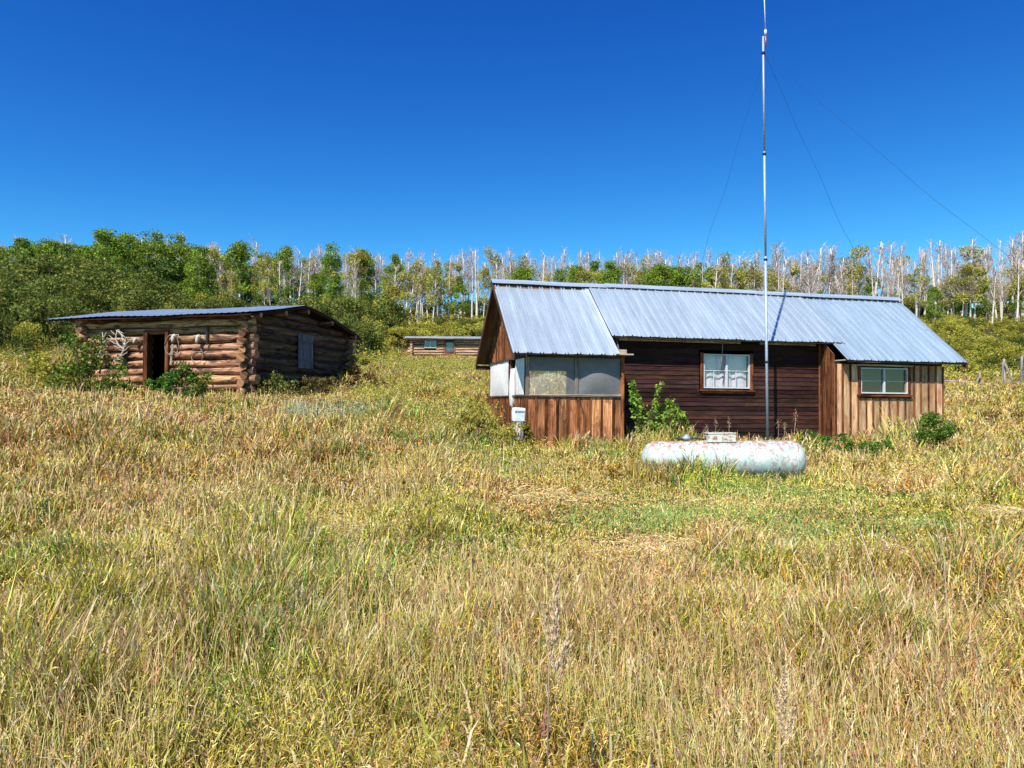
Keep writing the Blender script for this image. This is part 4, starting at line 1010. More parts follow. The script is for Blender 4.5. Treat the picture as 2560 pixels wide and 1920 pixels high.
#      0 straw      1 pale       2 yellow-straw 3 yellowgreen 4 olive      5 green       6 redbrown    7 pinktan     8 purple      9 orange      10 sage
def pick(Wt):
    Wt = Wt/Wt.sum(1)[:,None]; c = np.cumsum(Wt, 1); u = rng.random(len(Wt))[:,None]; return (u > c).sum(1).clip(0, len(PAL)-1)
def blocked(x, y):
    """inside the house, cabins or the tank"""
    dx, dy = x-HX, y-HYY; a = dx*math.cos(TH)+dy*math.sin(TH); b = -dx*math.sin(TH)+dy*math.cos(TH)
    m_ = (a > 0) & (a < 11.5) & (b > .12) & (b < 4.65) & ~((a > 2.5) & (a < 8.2) & (b < .7))
    dx, dy = x+7.5, y-21; c_, s_ = math.cos(R(-14)), math.sin(R(-14)); a = dx*c_+dy*s_; b = -dx*s_+dy*c_
    m_ |= (a > -5.5) & (a < 0) & (b > 0) & (b < 6.1)
    m_ |= (np.abs(x-TX) < 1.42) & (np.abs(y-TYY) < .30)
    dx = x-fc.location.x; m_ |= (dx > -.1) & (dx < 10.6) & (y > FZ-.1) & (y < FZ+5)
    return m_
def cast(x, y):
    """slow drift of the sward between green and rusty growth"""
    t = np.clip((vnoise(x,y,3.4,95)*.6+vnoise(x,y,1.2,96)*.4-.30)/.40, 0, 1)[:,None]
    b = (.90+.40*vnoise(x,y,.8,97))[:,None]
    return (np.array([.94,1.04,.62])*(1-t)+np.array([1.08,.94,.76])*t)*b
NB = 860000
r0_, r1_ = 2.2, 78.0
ncl = NB//9
pw = 1.55                                   # clump density falls as r^-pw
uu = rng.random(ncl); e_ = 2-pw; rad = (r0_**e_+uu*(r1_**e_-r0_**e_))**(1/e_)
ang = rng.uniform(-.80, .80, ncl); cxp = rad*np.sin(ang); cyp = rad*np.cos(ang)
cl = np.repeat(np.arange(ncl), 9); n = len(cl)
cr = (.02+.07*rng.random(ncl)**1.5+rad*.007)[cl]
a_ = rng.uniform(0, 2*np.pi, n); q_ = rng.random(n)**.5
x = cxp[cl]+np.cos(a_)*q_*cr; y = cyp[cl]+np.sin(a_)*q_*cr
keep = ~blocked(x, y); x, y, cl, a_, q_ = x[keep], y[keep], cl[keep], a_[keep], q_[keep]; n = len(x)
rd = np.hypot(x, y)
lowf = vnoise(x, y, 2.6, 1); mid = vnoise(x, y, .9, 2); big = vnoise(x, y, 7.0, 6)
gs = np.clip(zone(x,y,1960,1240,200,34)+zone(x,y,1640,1300,200,46)+zone(x,y,1990,1335,230,54)+zone(x,y,2290,1315,120,24)+.8*zone(x,y,2460,1400,120,40)+zone(x,y,1255,1180,60,34)+zone(x,y,2380,1170,50,12)+.7*zone(x,y,2250,1250,120,12), 0, 1)
fl = np.clip(zone(x,y,1640,1372,150,32)+zone(x,y,1800,1265,150,16)+zone(x,y,800,1330,110,55)+zone(x,y,1400,1240,120,22)+zone(x,y,2330,1210,260,26)+zone(x,y,2520,1290,80,30)+zone(x,y,1350,1130,70,16)+zone(x,y,2140,1400,90,30)+.7*zone(x,y,960,1180,90,20), 0, 1)
sg = np.clip(zone(x,y,745,1032,60,13)+zone(x,y,900,1036,70,18)+.6*zone(x,y,1180,1060,60,24), 0, 1)
pk = np.clip(zone(x,y,650,1055,55,26)+zone(x,y,760,1210,70,60)+zone(x,y,50,860,110,20)+zone(x,y,2080,1560,120,40)+zone(x,y,2100,1800,420,110)+zone(x,y,400,1760,260,130)+.8*zone(x,y,1300,1420,60,60), 0, 1)
gg = np.clip(zone(x,y,300,1120,190,40)+zone(x,y,130,1230,80,50)+zone(x,y,690,1200,20,40)+zone(x,y,1230,1300,60,60)+zone(x,y,260,1560,240,60)+zone(x,y,1350,1640,150,70)+zone(x,y,1000,1060,60,30)+zone(x,y,2300,1650,250,80)+zone(x,y,1900,1500,200,60), 0, 1)
yw = np.clip(zone(x,y,1120,1010,160,70)+zone(x,y,1060,920,140,40)+zone(x,y,2480,1080,90,20)+zone(x,y,2100,1490,300,50), 0, 1)
far = np.clip((rd-14)/25, 0, 1)
Wt = np.stack([.75+.5*lowf, .35+.5*(lowf>.6), .75+.5*mid, .75*(1.25-lowf)+.5*gg, .46*(1.2-mid)+.7*gg, .11+.35*gg, .26+.32*(big>.6)+.6*pk, .42+.35*(big>.55)+.9*pk, .04+.22*pk, .05+.10*(mid>.7), .05+0*x], 1)
Wt = Wt*(1-.75*(yw[:,None]))+yw[:,None]*np.array([.5,.2,1.0,1.6,.8,.2,.05,.1,0,.35,.2])*.8
def over(Wt, m_, vec, k=8): return Wt*(1-m_[:,None]*.93)+m_[:,None]*np.array(vec)*k
p1, p2, p3, p4 = vnoise(x,y,1.1,41), vnoise(x,y,2.6,42), vnoise(x,y,.7,43), vnoise(x,y,1.7,44)
Wt[:,5] += 1.6*(p1 > .70)*(rd < 25); Wt[:,4] += 1.3*(p1 > .60); Wt[:,3] += 1.6*(p4 > .66); Wt[:,7] += 1.6*(p2 > .62)*(p1 < .6); Wt[:,6] += 1.5*(p3 > .80); Wt[:,1] += 1.6*(p4 < .26); Wt[:,8] += .5*(p3 < .14); Wt[:,6] += 1.1*(big > .5)*(x < 2)*(y > 5)*(p3 > .45); Wt[:,5] += .9*(p4 > .55)*(p3 > .6)*(rd < 20); Wt[:,9] += .6*(p2 < .3)*(p3 > .6)
Wt = over(Wt, fl, [.55,.5,.15,.05,.03,.02,.03,.28,0,0,0]); Wt = over(Wt, gs, [.14,.05,.08,.30,.12,1.0,0,0.03,0,0,.10]); Wt = over(Wt, sg, [.1,.1,0,.05,.05,.05,0,0,0,0,1.0])
# blades of one clump mostly share a tint
ci = pick(Wt); first = np.zeros(ncl, int); first[cl] = ci; same = rng.random(n) < .7; ci = np.where(same, first[cl], ci)
colr = PAL[ci]*rng.uniform(.45,1.3,(n,1))*rng.uniform(.93,1.07,(n,3))*rng.uniform(.48,1.25,(ncl,1))[cl]*cast(x,y)
tuft = vnoise(x, y, .38, 12)
p1, p2, p3, p4 = vnoise(x,y,1.1,41), vnoise(x,y,2.6,42), vnoise(x,y,.7,43), vnoise(x,y,1.7,44)
hgt = (.12+.15*lowf+.20*tuft+.07*mid+.09*gg)*(1-.1*far)*rng.uniform(.55,1.2,n)
hgt *= np.where((rd > 50) & (x > -13) & (x < 2), .5, 1)
hgt = np.where(pk > .3, hgt*1.12, hgt)
shag = vnoise(x, y, 1.3, 51)*vnoise(x, y, .55, 52)
hgt *= (.46+1.95*shag)*(1-.12*np.clip((rd-4.5)/4, 0, 1))
nearfl = np.clip(zone(x,y,1800,1330,620,120)+.8*zone(x,y,2350,1320,330,130)+.8*zone(x,y,850,1330,170,90)+.6*zone(x,y,1300,1200,160,60), 0, 1)
hgt *= 1-.45*nearfl
hgt *= np.where((x < -3) & (rd > 16) & (rd < 24), .62, 1)
hs_n = (np.abs(y-(17.2+.22*x)) < 1.5) & (x > 0) & (x < 11.6); hgt *= np.where(hs_n, np.where(x < 3.2, 1.75, 1.35), 1)
tank_clear = zone(x,y,1800,1200,260,20)
hgt = hgt*(1+.0*tank_clear)
front_t = (np.abs(x-TX-.1) < 1.9) & (np.abs(y-(TYY-.68)) < .38)
hgt = np.where(front_t, np.maximum(hgt, .33)*(.95+.65*vnoise(x,y,.25,91)), hgt)
hgt = hgt*(1-.62*gs)*(1-.35*fl)
nearcam = np.clip((rd-2.2)/1.6, .45, 1); hgt *= nearcam
wdt = np.maximum(.0030, rd*.00072)*rng.uniform(.7,1.5,n)*(1-.25*gs)
la = a_+rng.normal(0,.5,n); wind = rng.normal(.35,.4,ncl)[cl]
ln = hgt*(.12+.42*q_*rng.random(n))+.03
lx = np.cos(la)*ln+wind*.10*hgt*1.2; ly = np.sin(la)*ln
flat = (fl > rng.random(n)*.9)
fa = vnoise(x, y, .7, 31)*6.28*1.3
lx = np.where(flat, np.cos(fa+rng.normal(0,.5,n))*hgt*1.1, lx); ly = np.where(flat, np.sin(fa+rng.normal(0,.5,n))*hgt*1.1, ly)
hz_ = np.where(flat, hgt*rng.uniform(.12,.45,n), hgt)
z = gz(x, y)-.02
wa = rng.uniform(0, np.pi, n); wx, wy = np.cos(wa)*wdt, np.sin(wa)*wdt
B = np.stack([x, y, z], 1); Wv = np.stack([wx, wy, np.zeros(n)], 1)
droop = rng.random(n)**2*.35
mid_ = B+np.stack([lx*.35, ly*.35, hz_*.55], 1); top_ = B+np.stack([lx*1.05, ly*1.05, hz_*(1-droop)], 1)
head = (rng.random(n) < .32*(1-.8*gs)) & (~flat)
hb = B+np.stack([lx*.7, ly*.7, hz_*.74], 1)
def build_blades():
    a = ~head; na = a.sum()
    VA = np.stack([B[a]-Wv[a]*.7, B[a]+Wv[a]*.7, mid_[a]+Wv[a], mid_[a]-Wv[a], top_[a]], 1).reshape(-1,3)
    i = np.arange(na)[:,None]*5
    la_ = np.concatenate([i+np.array([0,1,2,3]), i+np.array([3,2,4])], 1).ravel(); sa = (np.arange(na)[:,None]*7+np.array([0,4])).ravel()
    cA = np.repeat(colr[a], 5, 0)
    b = head; nb = b.sum(); Hw = Wv[b]*rng.uniform(.8,1.35,(nb,1)); S_ = Wv[b]*.45
    hm = hb[b]*.5+top_[b]*.5
    VB = np.stack([B[b]-S_, B[b]+S_, hb[b]+S_, hb[b]-S_, hm+Hw, top_[b], hm-Hw], 1).reshape(-1,3)
    i = np.arange(nb)[:,None]*7+len(VA)
    lb = np.concatenate([i+np.array([0,1,2,3]), i+np.array([3,2,4,6]), i+np.array([6,4,5])], 1).ravel(); sb = (np.arange(nb)[:,None]*11+np.array([0,4,8])).ravel()+len(la_)
    hc = palette(nb, [(.72,.56,.32),(.62,.42,.26),(.46,.26,.17),(.60,.54,.16),(.30,.18,.13)], [3,2.2,1.2,2,.6])
    cb = np.stack([colr[b]]*4+[hc]*3, 1).reshape(-1,3)
    return np_mesh('meadow_grass', np.concatenate([VA,VB]), np.concatenate([la_,lb]), np.concatenate([sa,sb]), None, np.clip(np.concatenate([cA,cb]),0,1))
go = link('meadow_grass', build_blades(), 'grassblade'); tag(go, 'tall dry meadow grass in straw, yellow-green and reddish tones covering the field', 'grass', kind='stuff')

# long flattened straw lying in the trampled patches
zs = [(1640,1372,150,32),(1800,1265,150,16),(800,1330,110,55),(1400,1240,120,22),(2330,1210,260,30),(2520,1290,80,30),(1350,1130,70,16),(2140,1400,90,30),(960,1180,90,20)]
area = np.array([a*b for _,_,a,b in zs], float)*np.array([1,1,1,1,.8,1,1,1,1]); pk_ = rng.choice(len(zs), 26000, p=area/area.sum()); zz_ = np.array(zs)[pk_]
aa = rng.uniform(0,6.28,len(pk_)); qq = np.abs(rng.normal(0,.55,len(pk_)))
upx, upy = zz_[:,0]+np.cos(aa)*qq*zz_[:,2]*1.15, zz_[:,1]+np.sin(aa)*qq*zz_[:,3]*1.15
vv = (HY-upy)/F; uu_ = (upx-CX)/F; ya = np.full(len(vv), 8.0)
for _ in range(25): ya = ya*.5+.5*np.clip(gz(uu_*ya, ya)/vv, 2, 30)
xa = uu_*ya; kp = ~blocked(xa, ya); xa, ya = xa[kp], ya[kp]; nf = len(xa)
zf = gz(xa, ya)+rng.uniform(-.01,.035,nf)
tf_ = vnoise(xa, ya, .8, 31)*9+rng.normal(0,.55,nf); lf_ = rng.uniform(.12,.34,nf); wf = np.maximum(.003, ya*.00065)
D = np.stack([np.cos(tf_)*lf_, np.sin(tf_)*lf_, rng.uniform(-.03,.03,nf)],1); Wn = np.stack([-np.sin(tf_)*wf, np.cos(tf_)*wf, rng.uniform(-.6,.6,nf)*wf],1); Pf = np.stack([xa,ya,zf],1); up_ = np.array([0,0,1])*rng.uniform(.0,.03,(nf,1))
Vf = np.stack([Pf-Wn, Pf+Wn, Pf+D*.5+up_+Wn, Pf+D*.5+up_-Wn, Pf+D], 1).reshape(-1,3); i5 = np.arange(nf)[:,None]*5
Lf = np.concatenate([i5+np.array([0,1,2,3]), i5+np.array([3,2,4])],1).ravel(); Sf = (np.arange(nf)[:,None]*7+np.array([0,4])).ravel()
Cf = palette(nf, [(.74,.56,.29),(.84,.66,.40),(.66,.50,.18),(.70,.46,.30),(.46,.42,.10)], [3,1.4,2,1.6,1.2], .3)
sl = link('flattened_straw', np_mesh('flattened_straw', Vf, Lf, Sf, None, np.repeat(Cf,5,0)), 'grassblade'); tag(sl, 'pale flattened straw lying in trampled patches of the meadow', 'straw', kind='stuff')

# short bright turf filling the grazed patches
zg = np.array([(1960,1240,190,26),(1640,1300,190,38),(1990,1335,220,44),(2290,1315,120,24),(2460,1400,120,36),(1255,1180,60,30),(1800,1290,420,60)])
pg = rng.choice(len(zg), 17000, p=np.array([5,7,9,3,4,2,11])/41); zz_ = zg[pg]; aa = rng.uniform(0,6.28,len(pg)); qq = np.abs(rng.normal(0,.6,len(pg)))
upx, upy = zz_[:,0]+np.cos(aa)*qq*zz_[:,2], np.maximum(1172, zz_[:,1]+np.sin(aa)*qq*zz_[:,3])
vv = (HY-upy)/F; uu_ = (upx-CX)/F; ya = np.full(len(vv), 8.0)
for _ in range(25): ya = ya*.5+.5*np.clip(gz(uu_*ya, ya)/vv, 2, 30)
xa = uu_*ya+rng.normal(0,.05,len(ya)); ya = ya+rng.normal(0,.12,len(ya)); kp = ~blocked(xa, ya); xa, ya = xa[kp], ya[kp]; nf = len(xa)
hg = rng.uniform(.04,.12,nf); tg = rng.uniform(0,6.28,nf); lg = hg*rng.uniform(.2,1.1,nf); wg = np.maximum(.0022, ya*.0006); wv_ = rng.uniform(0,np.pi,nf)
Pf = np.stack([xa,ya,gz(xa,ya)-.01],1); Wn = np.stack([np.cos(wv_)*wg, np.sin(wv_)*wg, 0*wg],1)
def pf(f, z_): return Pf+np.stack([np.cos(tg)*lg*f, np.sin(tg)*lg*f, hg*z_],1)
Vf = np.stack([Pf-Wn, Pf+Wn, pf(.4,.6)+Wn, pf(.4,.6)-Wn, pf(1,1)], 1).reshape(-1,3); i5 = np.arange(nf)[:,None]*5
Lf = np.concatenate([i5+np.array([0,1,2,3]), i5+np.array([3,2,4])],1).ravel(); Sf = (np.arange(nf)[:,None]*7+np.array([0,4])).ravel()
Cf = palette(nf, [(.28,.46,.11),(.38,.50,.13),(.18,.34,.08),(.66,.58,.24),(.44,.48,.22)], [3,2.4,1.6,2,.8], .25)
gt = link('green_turf', np_mesh('green_turf', Vf, Lf, Sf, None, np.repeat(Cf,5,0)), 'grassblade'); tag(gt, 'short bright green turf in patches in front of the propane tank', 'grass', kind='stuff')

# tall seeding stems standing above the sward
ns = 15000
rs = 2.6*np.exp(rng.random(ns)*2.45); as_ = rng.uniform(-.78,.78,ns); xq, yq = rs*np.sin(as_), rs*np.cos(as_)
kq = (vnoise(xq,yq,1.9,71)+.5*vnoise(xq,yq,.6,72) > .62) & ~blocked(xq,yq)
xq, yq, rs = xq[kq], yq[kq], rs[kq]
cut = np.clip(zone(xq,yq,1800,1330,620,120)+zone(xq,yq,2350,1320,330,130)+zone(xq,yq,1800,1190,300,40), 0, 1); kq = rng.random(len(xq)) > cut*.9
xq, yq, rs = xq[kq], yq[kq], rs[kq]; ns = len(xq)
hq = rng.uniform(.28,.52,ns)*(1-.25*np.clip((rs-3)/6,0,1)); tq = rng.uniform(0,6.28,ns); lq = hq*rng.uniform(.05,.45,ns); wq = np.maximum(.0012, rs*.00042); hw = np.maximum(.0026, rs*.0008)*rng.uniform(.7,1.4,ns)
Bq = np.stack([xq,yq,gz(xq,yq)],1); wq3 = np.stack([wq,0*wq,0*wq],1); va = rng.uniform(0,np.pi,ns); hw3 = np.stack([np.cos(va)*hw, np.sin(va)*hw, 0*hw],1)
def pq(f, z_): return Bq+np.stack([np.cos(tq)*lq*f, np.sin(tq)*lq*f, hq*z_],1)
Vq = np.stack([Bq-wq3, Bq+wq3, pq(.6,.80)+wq3*.8, pq(.6,.80)-wq3*.8, pq(1,.99)], 1).reshape(-1,3)
iq = np.arange(ns)[:,None]*5; Lq = [np.concatenate([iq+np.array([0,1,2,3]), iq+np.array([3,2,4])],1).ravel()]; Sq = [(np.arange(ns)[:,None]*7+np.array([0,4])).ravel()]
sc_ = palette(ns, [(.72,.58,.26),(.55,.50,.12),(.62,.40,.20)], [3,2,1.5]); hc_ = palette(ns, [(.82,.60,.32),(.66,.34,.17),(.48,.20,.11),(.88,.70,.44),(.40,.19,.15)], [2.6,2.4,2.2,1.3,.9], .25)
Vq = [Vq]; Cq = [np.repeat(sc_,5,0)]; vb_ = ns*5; lb_ = ns*7
for k in range(7):                             # narrow spikelets up the head of every stem
    f = .56+.07*k; c0 = pq(f, .78+.032*k)+rng.normal(0,.0025,(ns,3)); ax_ = np.stack([np.cos(tq)*lq*.10+rng.normal(0,.006,ns), np.sin(tq)*lq*.10+rng.normal(0,.006,ns), hq*rng.uniform(.05,.09,ns)],1)
    sd = hw3*(.55*math.sin(math.pi*(k+1.2)/8.4)+.15)
    Vq.append(np.stack([c0, c0+ax_*.5+sd, c0+ax_, c0+ax_*.5-sd],1).reshape(-1,3)); i4 = np.arange(ns)[:,None]*4+vb_
    Lq.append((i4+np.array([0,1,2,3])).ravel()); Sq.append(np.arange(ns)*4+lb_); Cq.append(np.repeat(hc_*rng.uniform(.8,1.2,(ns,1)),4,0)); vb_ += ns*4; lb_ += ns*4
Vq = np.concatenate(Vq); Lq = np.concatenate(Lq); Sq = np.concatenate(Sq); Cq = np.clip(np.concatenate(Cq),0,1)
ss = link('seeding_grass', np_mesh('seeding_grass', Vq, Lq, Sq, None, Cq), 'grassblade'); tag(ss, 'tall seeding grass stems with tan and rusty heads above the meadow', 'grass', kind='stuff')

# broad leaves and taller stems scattered through the near field
nw = 5200
rw = 2.7*np.exp(rng.random(nw)*1.75); aw = rng.uniform(-.78,.78,nw); xw, yw_ = rw*np.sin(aw), rw*np.cos(aw); kk_ = vnoise(xw, yw_, .8, 61) > .42
xw, yw_, rw = xw[kk_], yw_[kk_], rw[kk_]; nw = len(xw)
B2 = np.stack([xw, yw_, gz(xw, yw_)-.02], 1); h2 = rng.uniform(.13,.30,nw)*(1-.3*np.clip((rw-4)/6,0,1)); t2 = rng.uniform(0,6.28,nw); l2 = h2*rng.uniform(.1,.7,nw)
w2_ = rng.uniform(.003,.0075,nw); wa2 = rng.uniform(0,np.pi,nw); W2 = np.stack([np.cos(wa2)*w2_, np.sin(wa2)*w2_, np.zeros(nw)],1)
def pt(f, z_): return B2+np.stack([np.cos(t2)*l2*f, np.sin(t2)*l2*f, h2*z_], 1)
V2 = np.stack([B2-W2*.4, B2+W2*.4, pt(.2,.45)+W2, pt(.2,.45)-W2, pt(.6,.82)+W2*.8, pt(.6,.82)-W2*.8, pt(1.1,.92)], 1).reshape(-1,3)
i7 = np.arange(nw)[:,None]*7; L7 = np.concatenate([i7+np.array([0,1,2,3]), i7+np.array([3,2,4,5]), i7+np.array([5,4,6])],1).ravel(); S7 = (np.arange(nw)[:,None]*11+np.array([0,4,8])).ravel()
C2 = palette(nw, [(.34,.38,.06),(.22,.30,.06),(.55,.48,.12),(.34,.14,.13),(.50,.24,.12),(.62,.50,.30),(.24,.13,.15)], [3,1.6,2.6,.7,.7,2,.5], .3)
bl = link('broad_grass', np_mesh('broad_grass', V2, L7, S7, None, np.repeat(C2,7,0)), 'grassblade'); tag(bl, 'broader green, yellow and purplish blades standing among the near meadow grass', 'grass', kind='stuff')

# curled leaves and broken stems tangled through the sward
nl = 330000
rl = (2.4**.55+rng.random(nl)*(34**.55-2.4**.55))**(1/.55); al = rng.uniform(-.79,.79,nl); xl, yl = rl*np.sin(al), rl*np.cos(al)
kp = ~blocked(xl, yl); xl, yl, rl = xl[kp], yl[kp], rl[kp]; nl = len(xl)
sh_ = vnoise(xl,yl,1.3,51)*vnoise(xl,yl,.55,52); tf = vnoise(xl,yl,.38,12); lw = vnoise(xl,yl,2.6,1)
cutl = np.clip(zone(xl,yl,1800,1330,620,120)+.8*zone(xl,yl,2350,1320,330,130)+.8*zone(xl,yl,850,1330,170,90), 0, 1)
hl_ = (.12+.15*lw+.20*tf)*(.46+1.95*sh_)*(1-.5*cutl)*np.where((xl < -3) & (rl > 16), .62, 1)
Pl = np.stack([xl, yl, gz(xl,yl)+hl_*rng.uniform(.25,1.0,nl)], 1)
d = rng.normal(size=(nl,3)); d[:,2] *= 1.1; d /= np.linalg.norm(d,axis=1)[:,None]; e3 = rng.normal(size=(nl,3)); e3 -= (e3*d).sum(1)[:,None]*d; e3 /= np.linalg.norm(e3,axis=1)[:,None]
Ll = rng.uniform(.018,.055,nl)[:,None]; wl = (np.maximum(.0016, rl*.0005)*rng.uniform(.7,1.5,nl))[:,None]
Vl = np.stack([Pl, Pl+d*Ll*.45+e3*wl, Pl+d*Ll+np.array([0,0,-.2])*Ll, Pl+d*Ll*.5-e3*wl],1).reshape(-1,3)
g1_, g2_, g3_ = vnoise(xl,yl,1.1,41), vnoise(xl,yl,2.6,42), vnoise(xl,yl,.9,45)
Wl = np.stack([1.2+0*xl, .5+0*xl, .9+.6*lw, .7+1.8*(g1_ > .55), .4+1.6*(g1_ > .6), .15+.9*(g1_ > .7), .30+1.5*(g3_ > .68), .35+1.2*(g2_ > .6), .08+.4*(g3_ > .75), .08+.4*(g3_ < .2), .03+0*xl],1)
Cl = np.clip(PAL[pick(Wl)]*rng.uniform(.5,1.3,(nl,1))*cast(xl,yl),0,1)
lf = link('tangled_leaves', np_mesh('tangled_leaves', Vl, np.arange(4*nl), np.arange(nl)*4, None, np.repeat(Cl,4,0)), 'grassblade'); tag(lf, 'curled dry leaves and broken stems tangled through the meadow grass', 'grass', kind='stuff')

def lumps(name, pts, hs, per, leaf, cols, w, label, cat, stretch=1.0):
    P, C, Sz = [], [], []
    for (px_, py_), h in zip(pts, hs):
        d = rng.normal(size=(per,3))*np.array([.42,.42,.34])*h; zz = np.abs(d[:,2])*1.0+h*.15
        P.append(np.stack([px_+d[:,0], py_+d[:,1], g1(px_, py_)+zz], 1))
        C.append(palette(per, cols, w*(rng.uniform(.4,1.6,len(w))), .22)*rng.uniform(.7,1.3)); Sz.append(np.full(per, leaf*(.7+.012*math.hypot(px_,py_))))
    P = np.concatenate(P); o = leaf_obj(name, P, np.concatenate(Sz), np.clip(np.concatenate(C),0,1), 'leaf', None, stretch)
    return tag(o, label, cat, kind='stuff')
# hillside scrub
pts, hs = [], []
while len(pts) < 2600:
    px = rng.uniform(-80, 2640); Zd = rng.uniform(38, 118)
    u_ = (px-CX)/F; x_ = u_*Zd
    if Zd < 60 and 950 < px < 1300: continue
    if Zd < 81 and 990 < px < 1300: continue
    if blocked(np.array([x_]), np.array([Zd]))[0]: continue
    if Zd < 46 and px > 2300: continue
    pts.append((x_, Zd)); hs.append(rng.uniform(.6,1.5)*(.8 if px > 2200 else 1))
lumps('hillside_scrub', pts, hs, 190, .085, [(.50,.44,.07),(.34,.37,.06),(.62,.46,.075),(.18,.23,.045),(.52,.30,.08)], np.array([3,3,1.5,1.3,.4]), 'olive and yellow scrub covering the hillside below the trees', 'scrub')
# weedy forbs on the slope between the buildings and left of the cabin
pts, hs = [], []
while len(pts) < 2100:
    px = rng.choice([rng.uniform(640,1260), rng.uniform(900,1240), rng.uniform(900,1240), rng.uniform(-60,240), rng.uniform(2380,2640)]); Zd = rng.uniform(15, 74) if px > 300 else rng.uniform(20, 40)
    x_ = (px-CX)/F*Zd
    if blocked(np.array([x_]), np.array([Zd]))[0] or (px < 880 and Zd < 20) or (px > 2300 and Zd < 24): continue
    if px > 2300 and rng.random() < .5: continue
    if Zd > 52 and 985 < px < 1260: continue
    pts.append((x_, Zd)); hs.append(rng.uniform(.28,.62)*(1 if Zd < 35 else 1.3))
lumps('wild_forbs', pts, hs, 100, .035, [(.52,.47,.07),(.34,.38,.06),(.66,.50,.07),(.19,.24,.045),(.56,.30,.10),(.50,.54,.34)], np.array([3,3,1.4,1.3,.8,.8]), 'yellow-green weeds and small flowers on the slope behind the field', 'weeds')
pts, hs = [], []
for _ in range(560):
    rr_ = 3.2*math.exp(rng.random()*1.75); a1 = rng.uniform(-.72,.72); q1, q2 = rr_*math.sin(a1), rr_*math.cos(a1)
    if blocked(np.array([q1]), np.array([q2]))[0]: continue
    if float(vnoise(np.array([q1]), np.array([q2]), 2.2, 81)[0]) < .42: continue
    pts.append((q1, q2)); hs.append(rng.uniform(.14,.42))
lumps('meadow_weeds', pts, hs, 120, .027, [(.30,.38,.06),(.16,.27,.045),(.62,.50,.08),(.58,.26,.10),(.70,.40,.08),(.22,.24,.05)], np.array([3,2.4,1.2,.9,.7,1.2]), 'small green, yellow and rusty weeds dotted through the meadow grass', 'weeds', .55)
pts = [W(px_, py_) for px_, py_ in zip(rng.uniform(690,980,70), rng.uniform(1012,1052,70))]
lumps('sagebrush', pts, rng.uniform(.16,.30,70), 120, .04, [(.42,.50,.34),(.34,.42,.27),(.50,.52,.38)], np.array([2,1,1.]), 'pale grey-green sagebrush patch in the field below the log cabin', 'sagebrush', .5)
# dark weeds along the shaded foot of the cabin
pts, hs = [], []
for k in range(70):
    t_ = rng.uniform(-.2, 5.6); c_, s_ = math.cos(R(-14)), math.sin(R(-14)); lx_, ly_ = rng.uniform(.5,1.2), t_
    pts.append((-7.5+lx_*c_-ly_*s_, 21+lx_*s_+ly_*c_)); hs.append(rng.uniform(.25,.55))
lumps('weed_strip', pts, hs, 110, .035, [(.17,.12,.05),(.13,.14,.04),(.25,.13,.07),(.10,.10,.035)], np.array([2,2,1.2,1.]), 'brown and green weeds along the shaded cabin gable', 'weeds')

# big dry plumes rising near the camera and a few tall stalks
def plume(px, topy, Zd, H_, sc, label, lean=.0):
    x_ = at(px, Zd); z0 = (HY-topy)/F*Zd-H_; e = empty('dry_grass_plume', (x_, Zd, z0), (0, 0, 0), label, 'grass stalk')
    gz0 = g1(x_, Zd)-z0
    mb = MB(); mb.tube([(-.03*sc, 0, gz0-.02), (-.02*sc,0,H_*.45), (0,0,H_*.7), (lean,0,H_)], [.0035,.003,.0025,.001], 6); mb.build('stalk', 'cream_wood', e)
    P, Q = [], []
    for (x1, z1, x2, z2, w_, n_) in ((0,.60,.008,1.0,.013,1500),(-.0,.45,-.045,.84,.008,600),(.0,.42,.06,.66,.008,600),(.01,.36,.055,.58,.006,350)):
        for _ in range(n_):
            t = rnd.random(); ww = w_*math.sin(math.pi*min(1,t*.85+.15))
            P.append(((x1+(x2-x1)*t)*sc+rnd.gauss(0,ww*.6*sc), rnd.gauss(0,ww*.6*sc), H_*(z1+(z2-z1)*t)))
            Q.append(((x2-x1)*.05*sc+rnd.gauss(0,.004), rnd.gauss(0,.004), rnd.uniform(.012,.024)*sc))
    P = np.array(P); Q = np.array(Q); k_ = len(P); wv = rng.normal(size=(k_,3)); wv[:,2] *= .1; wv /= np.linalg.norm(wv,axis=1)[:,None]; wv *= .0030
    Vp = np.stack([P, P+Q*.5+wv, P+Q, P+Q*.5-wv],1).reshape(-1,3)
    link('seed_head', np_mesh('seed_head', Vp, np.arange(4*k_), np.arange(k_)*4, None, np.repeat(palette(k_, [(.86,.62,.36),(.74,.50,.28),(.92,.74,.50)], [3,1.5,1.5], .1),4,0)), 'grassblade', e)
plume(1385, 1445, 2.75, .60, 1.0, 'tall tan grass plume rising near the bottom centre of the field', .004)
plume(1952, 1665, 2.6, .42, .6, 'shorter tan grass plume near the bottom edge, right of the tall one', -.003)
def stalk(p0, p1, label):
    a = Vector(p0); b_ = Vector(p1); mb = MB()
    mb.tube([a, a.lerp(b_, .5)+Vector((.01,0,.02)), b_], [.004,.003,.0015], 5); tag(mb.build('dry_stalk', 'cream_wood'), label, 'grass stalk', 'loose dry stalks')
def P3(px, py, Zd): return (at(px,Zd), Zd, (HY-py)/F*Zd)
stalk(P3(2230,1610,4.3), P3(2120,1250,4.6), 'long pale dry stalk leaning left over the green patch')
stalk(P3(1740,1420,5.8), P3(1860,1290,5.9), 'slanting pale dry stalk in front of the flattened straw')
stalk(P3(2360,1640,4.2), P3(2350,1330,4.4), 'upright thin dry stalk in the right of the field')
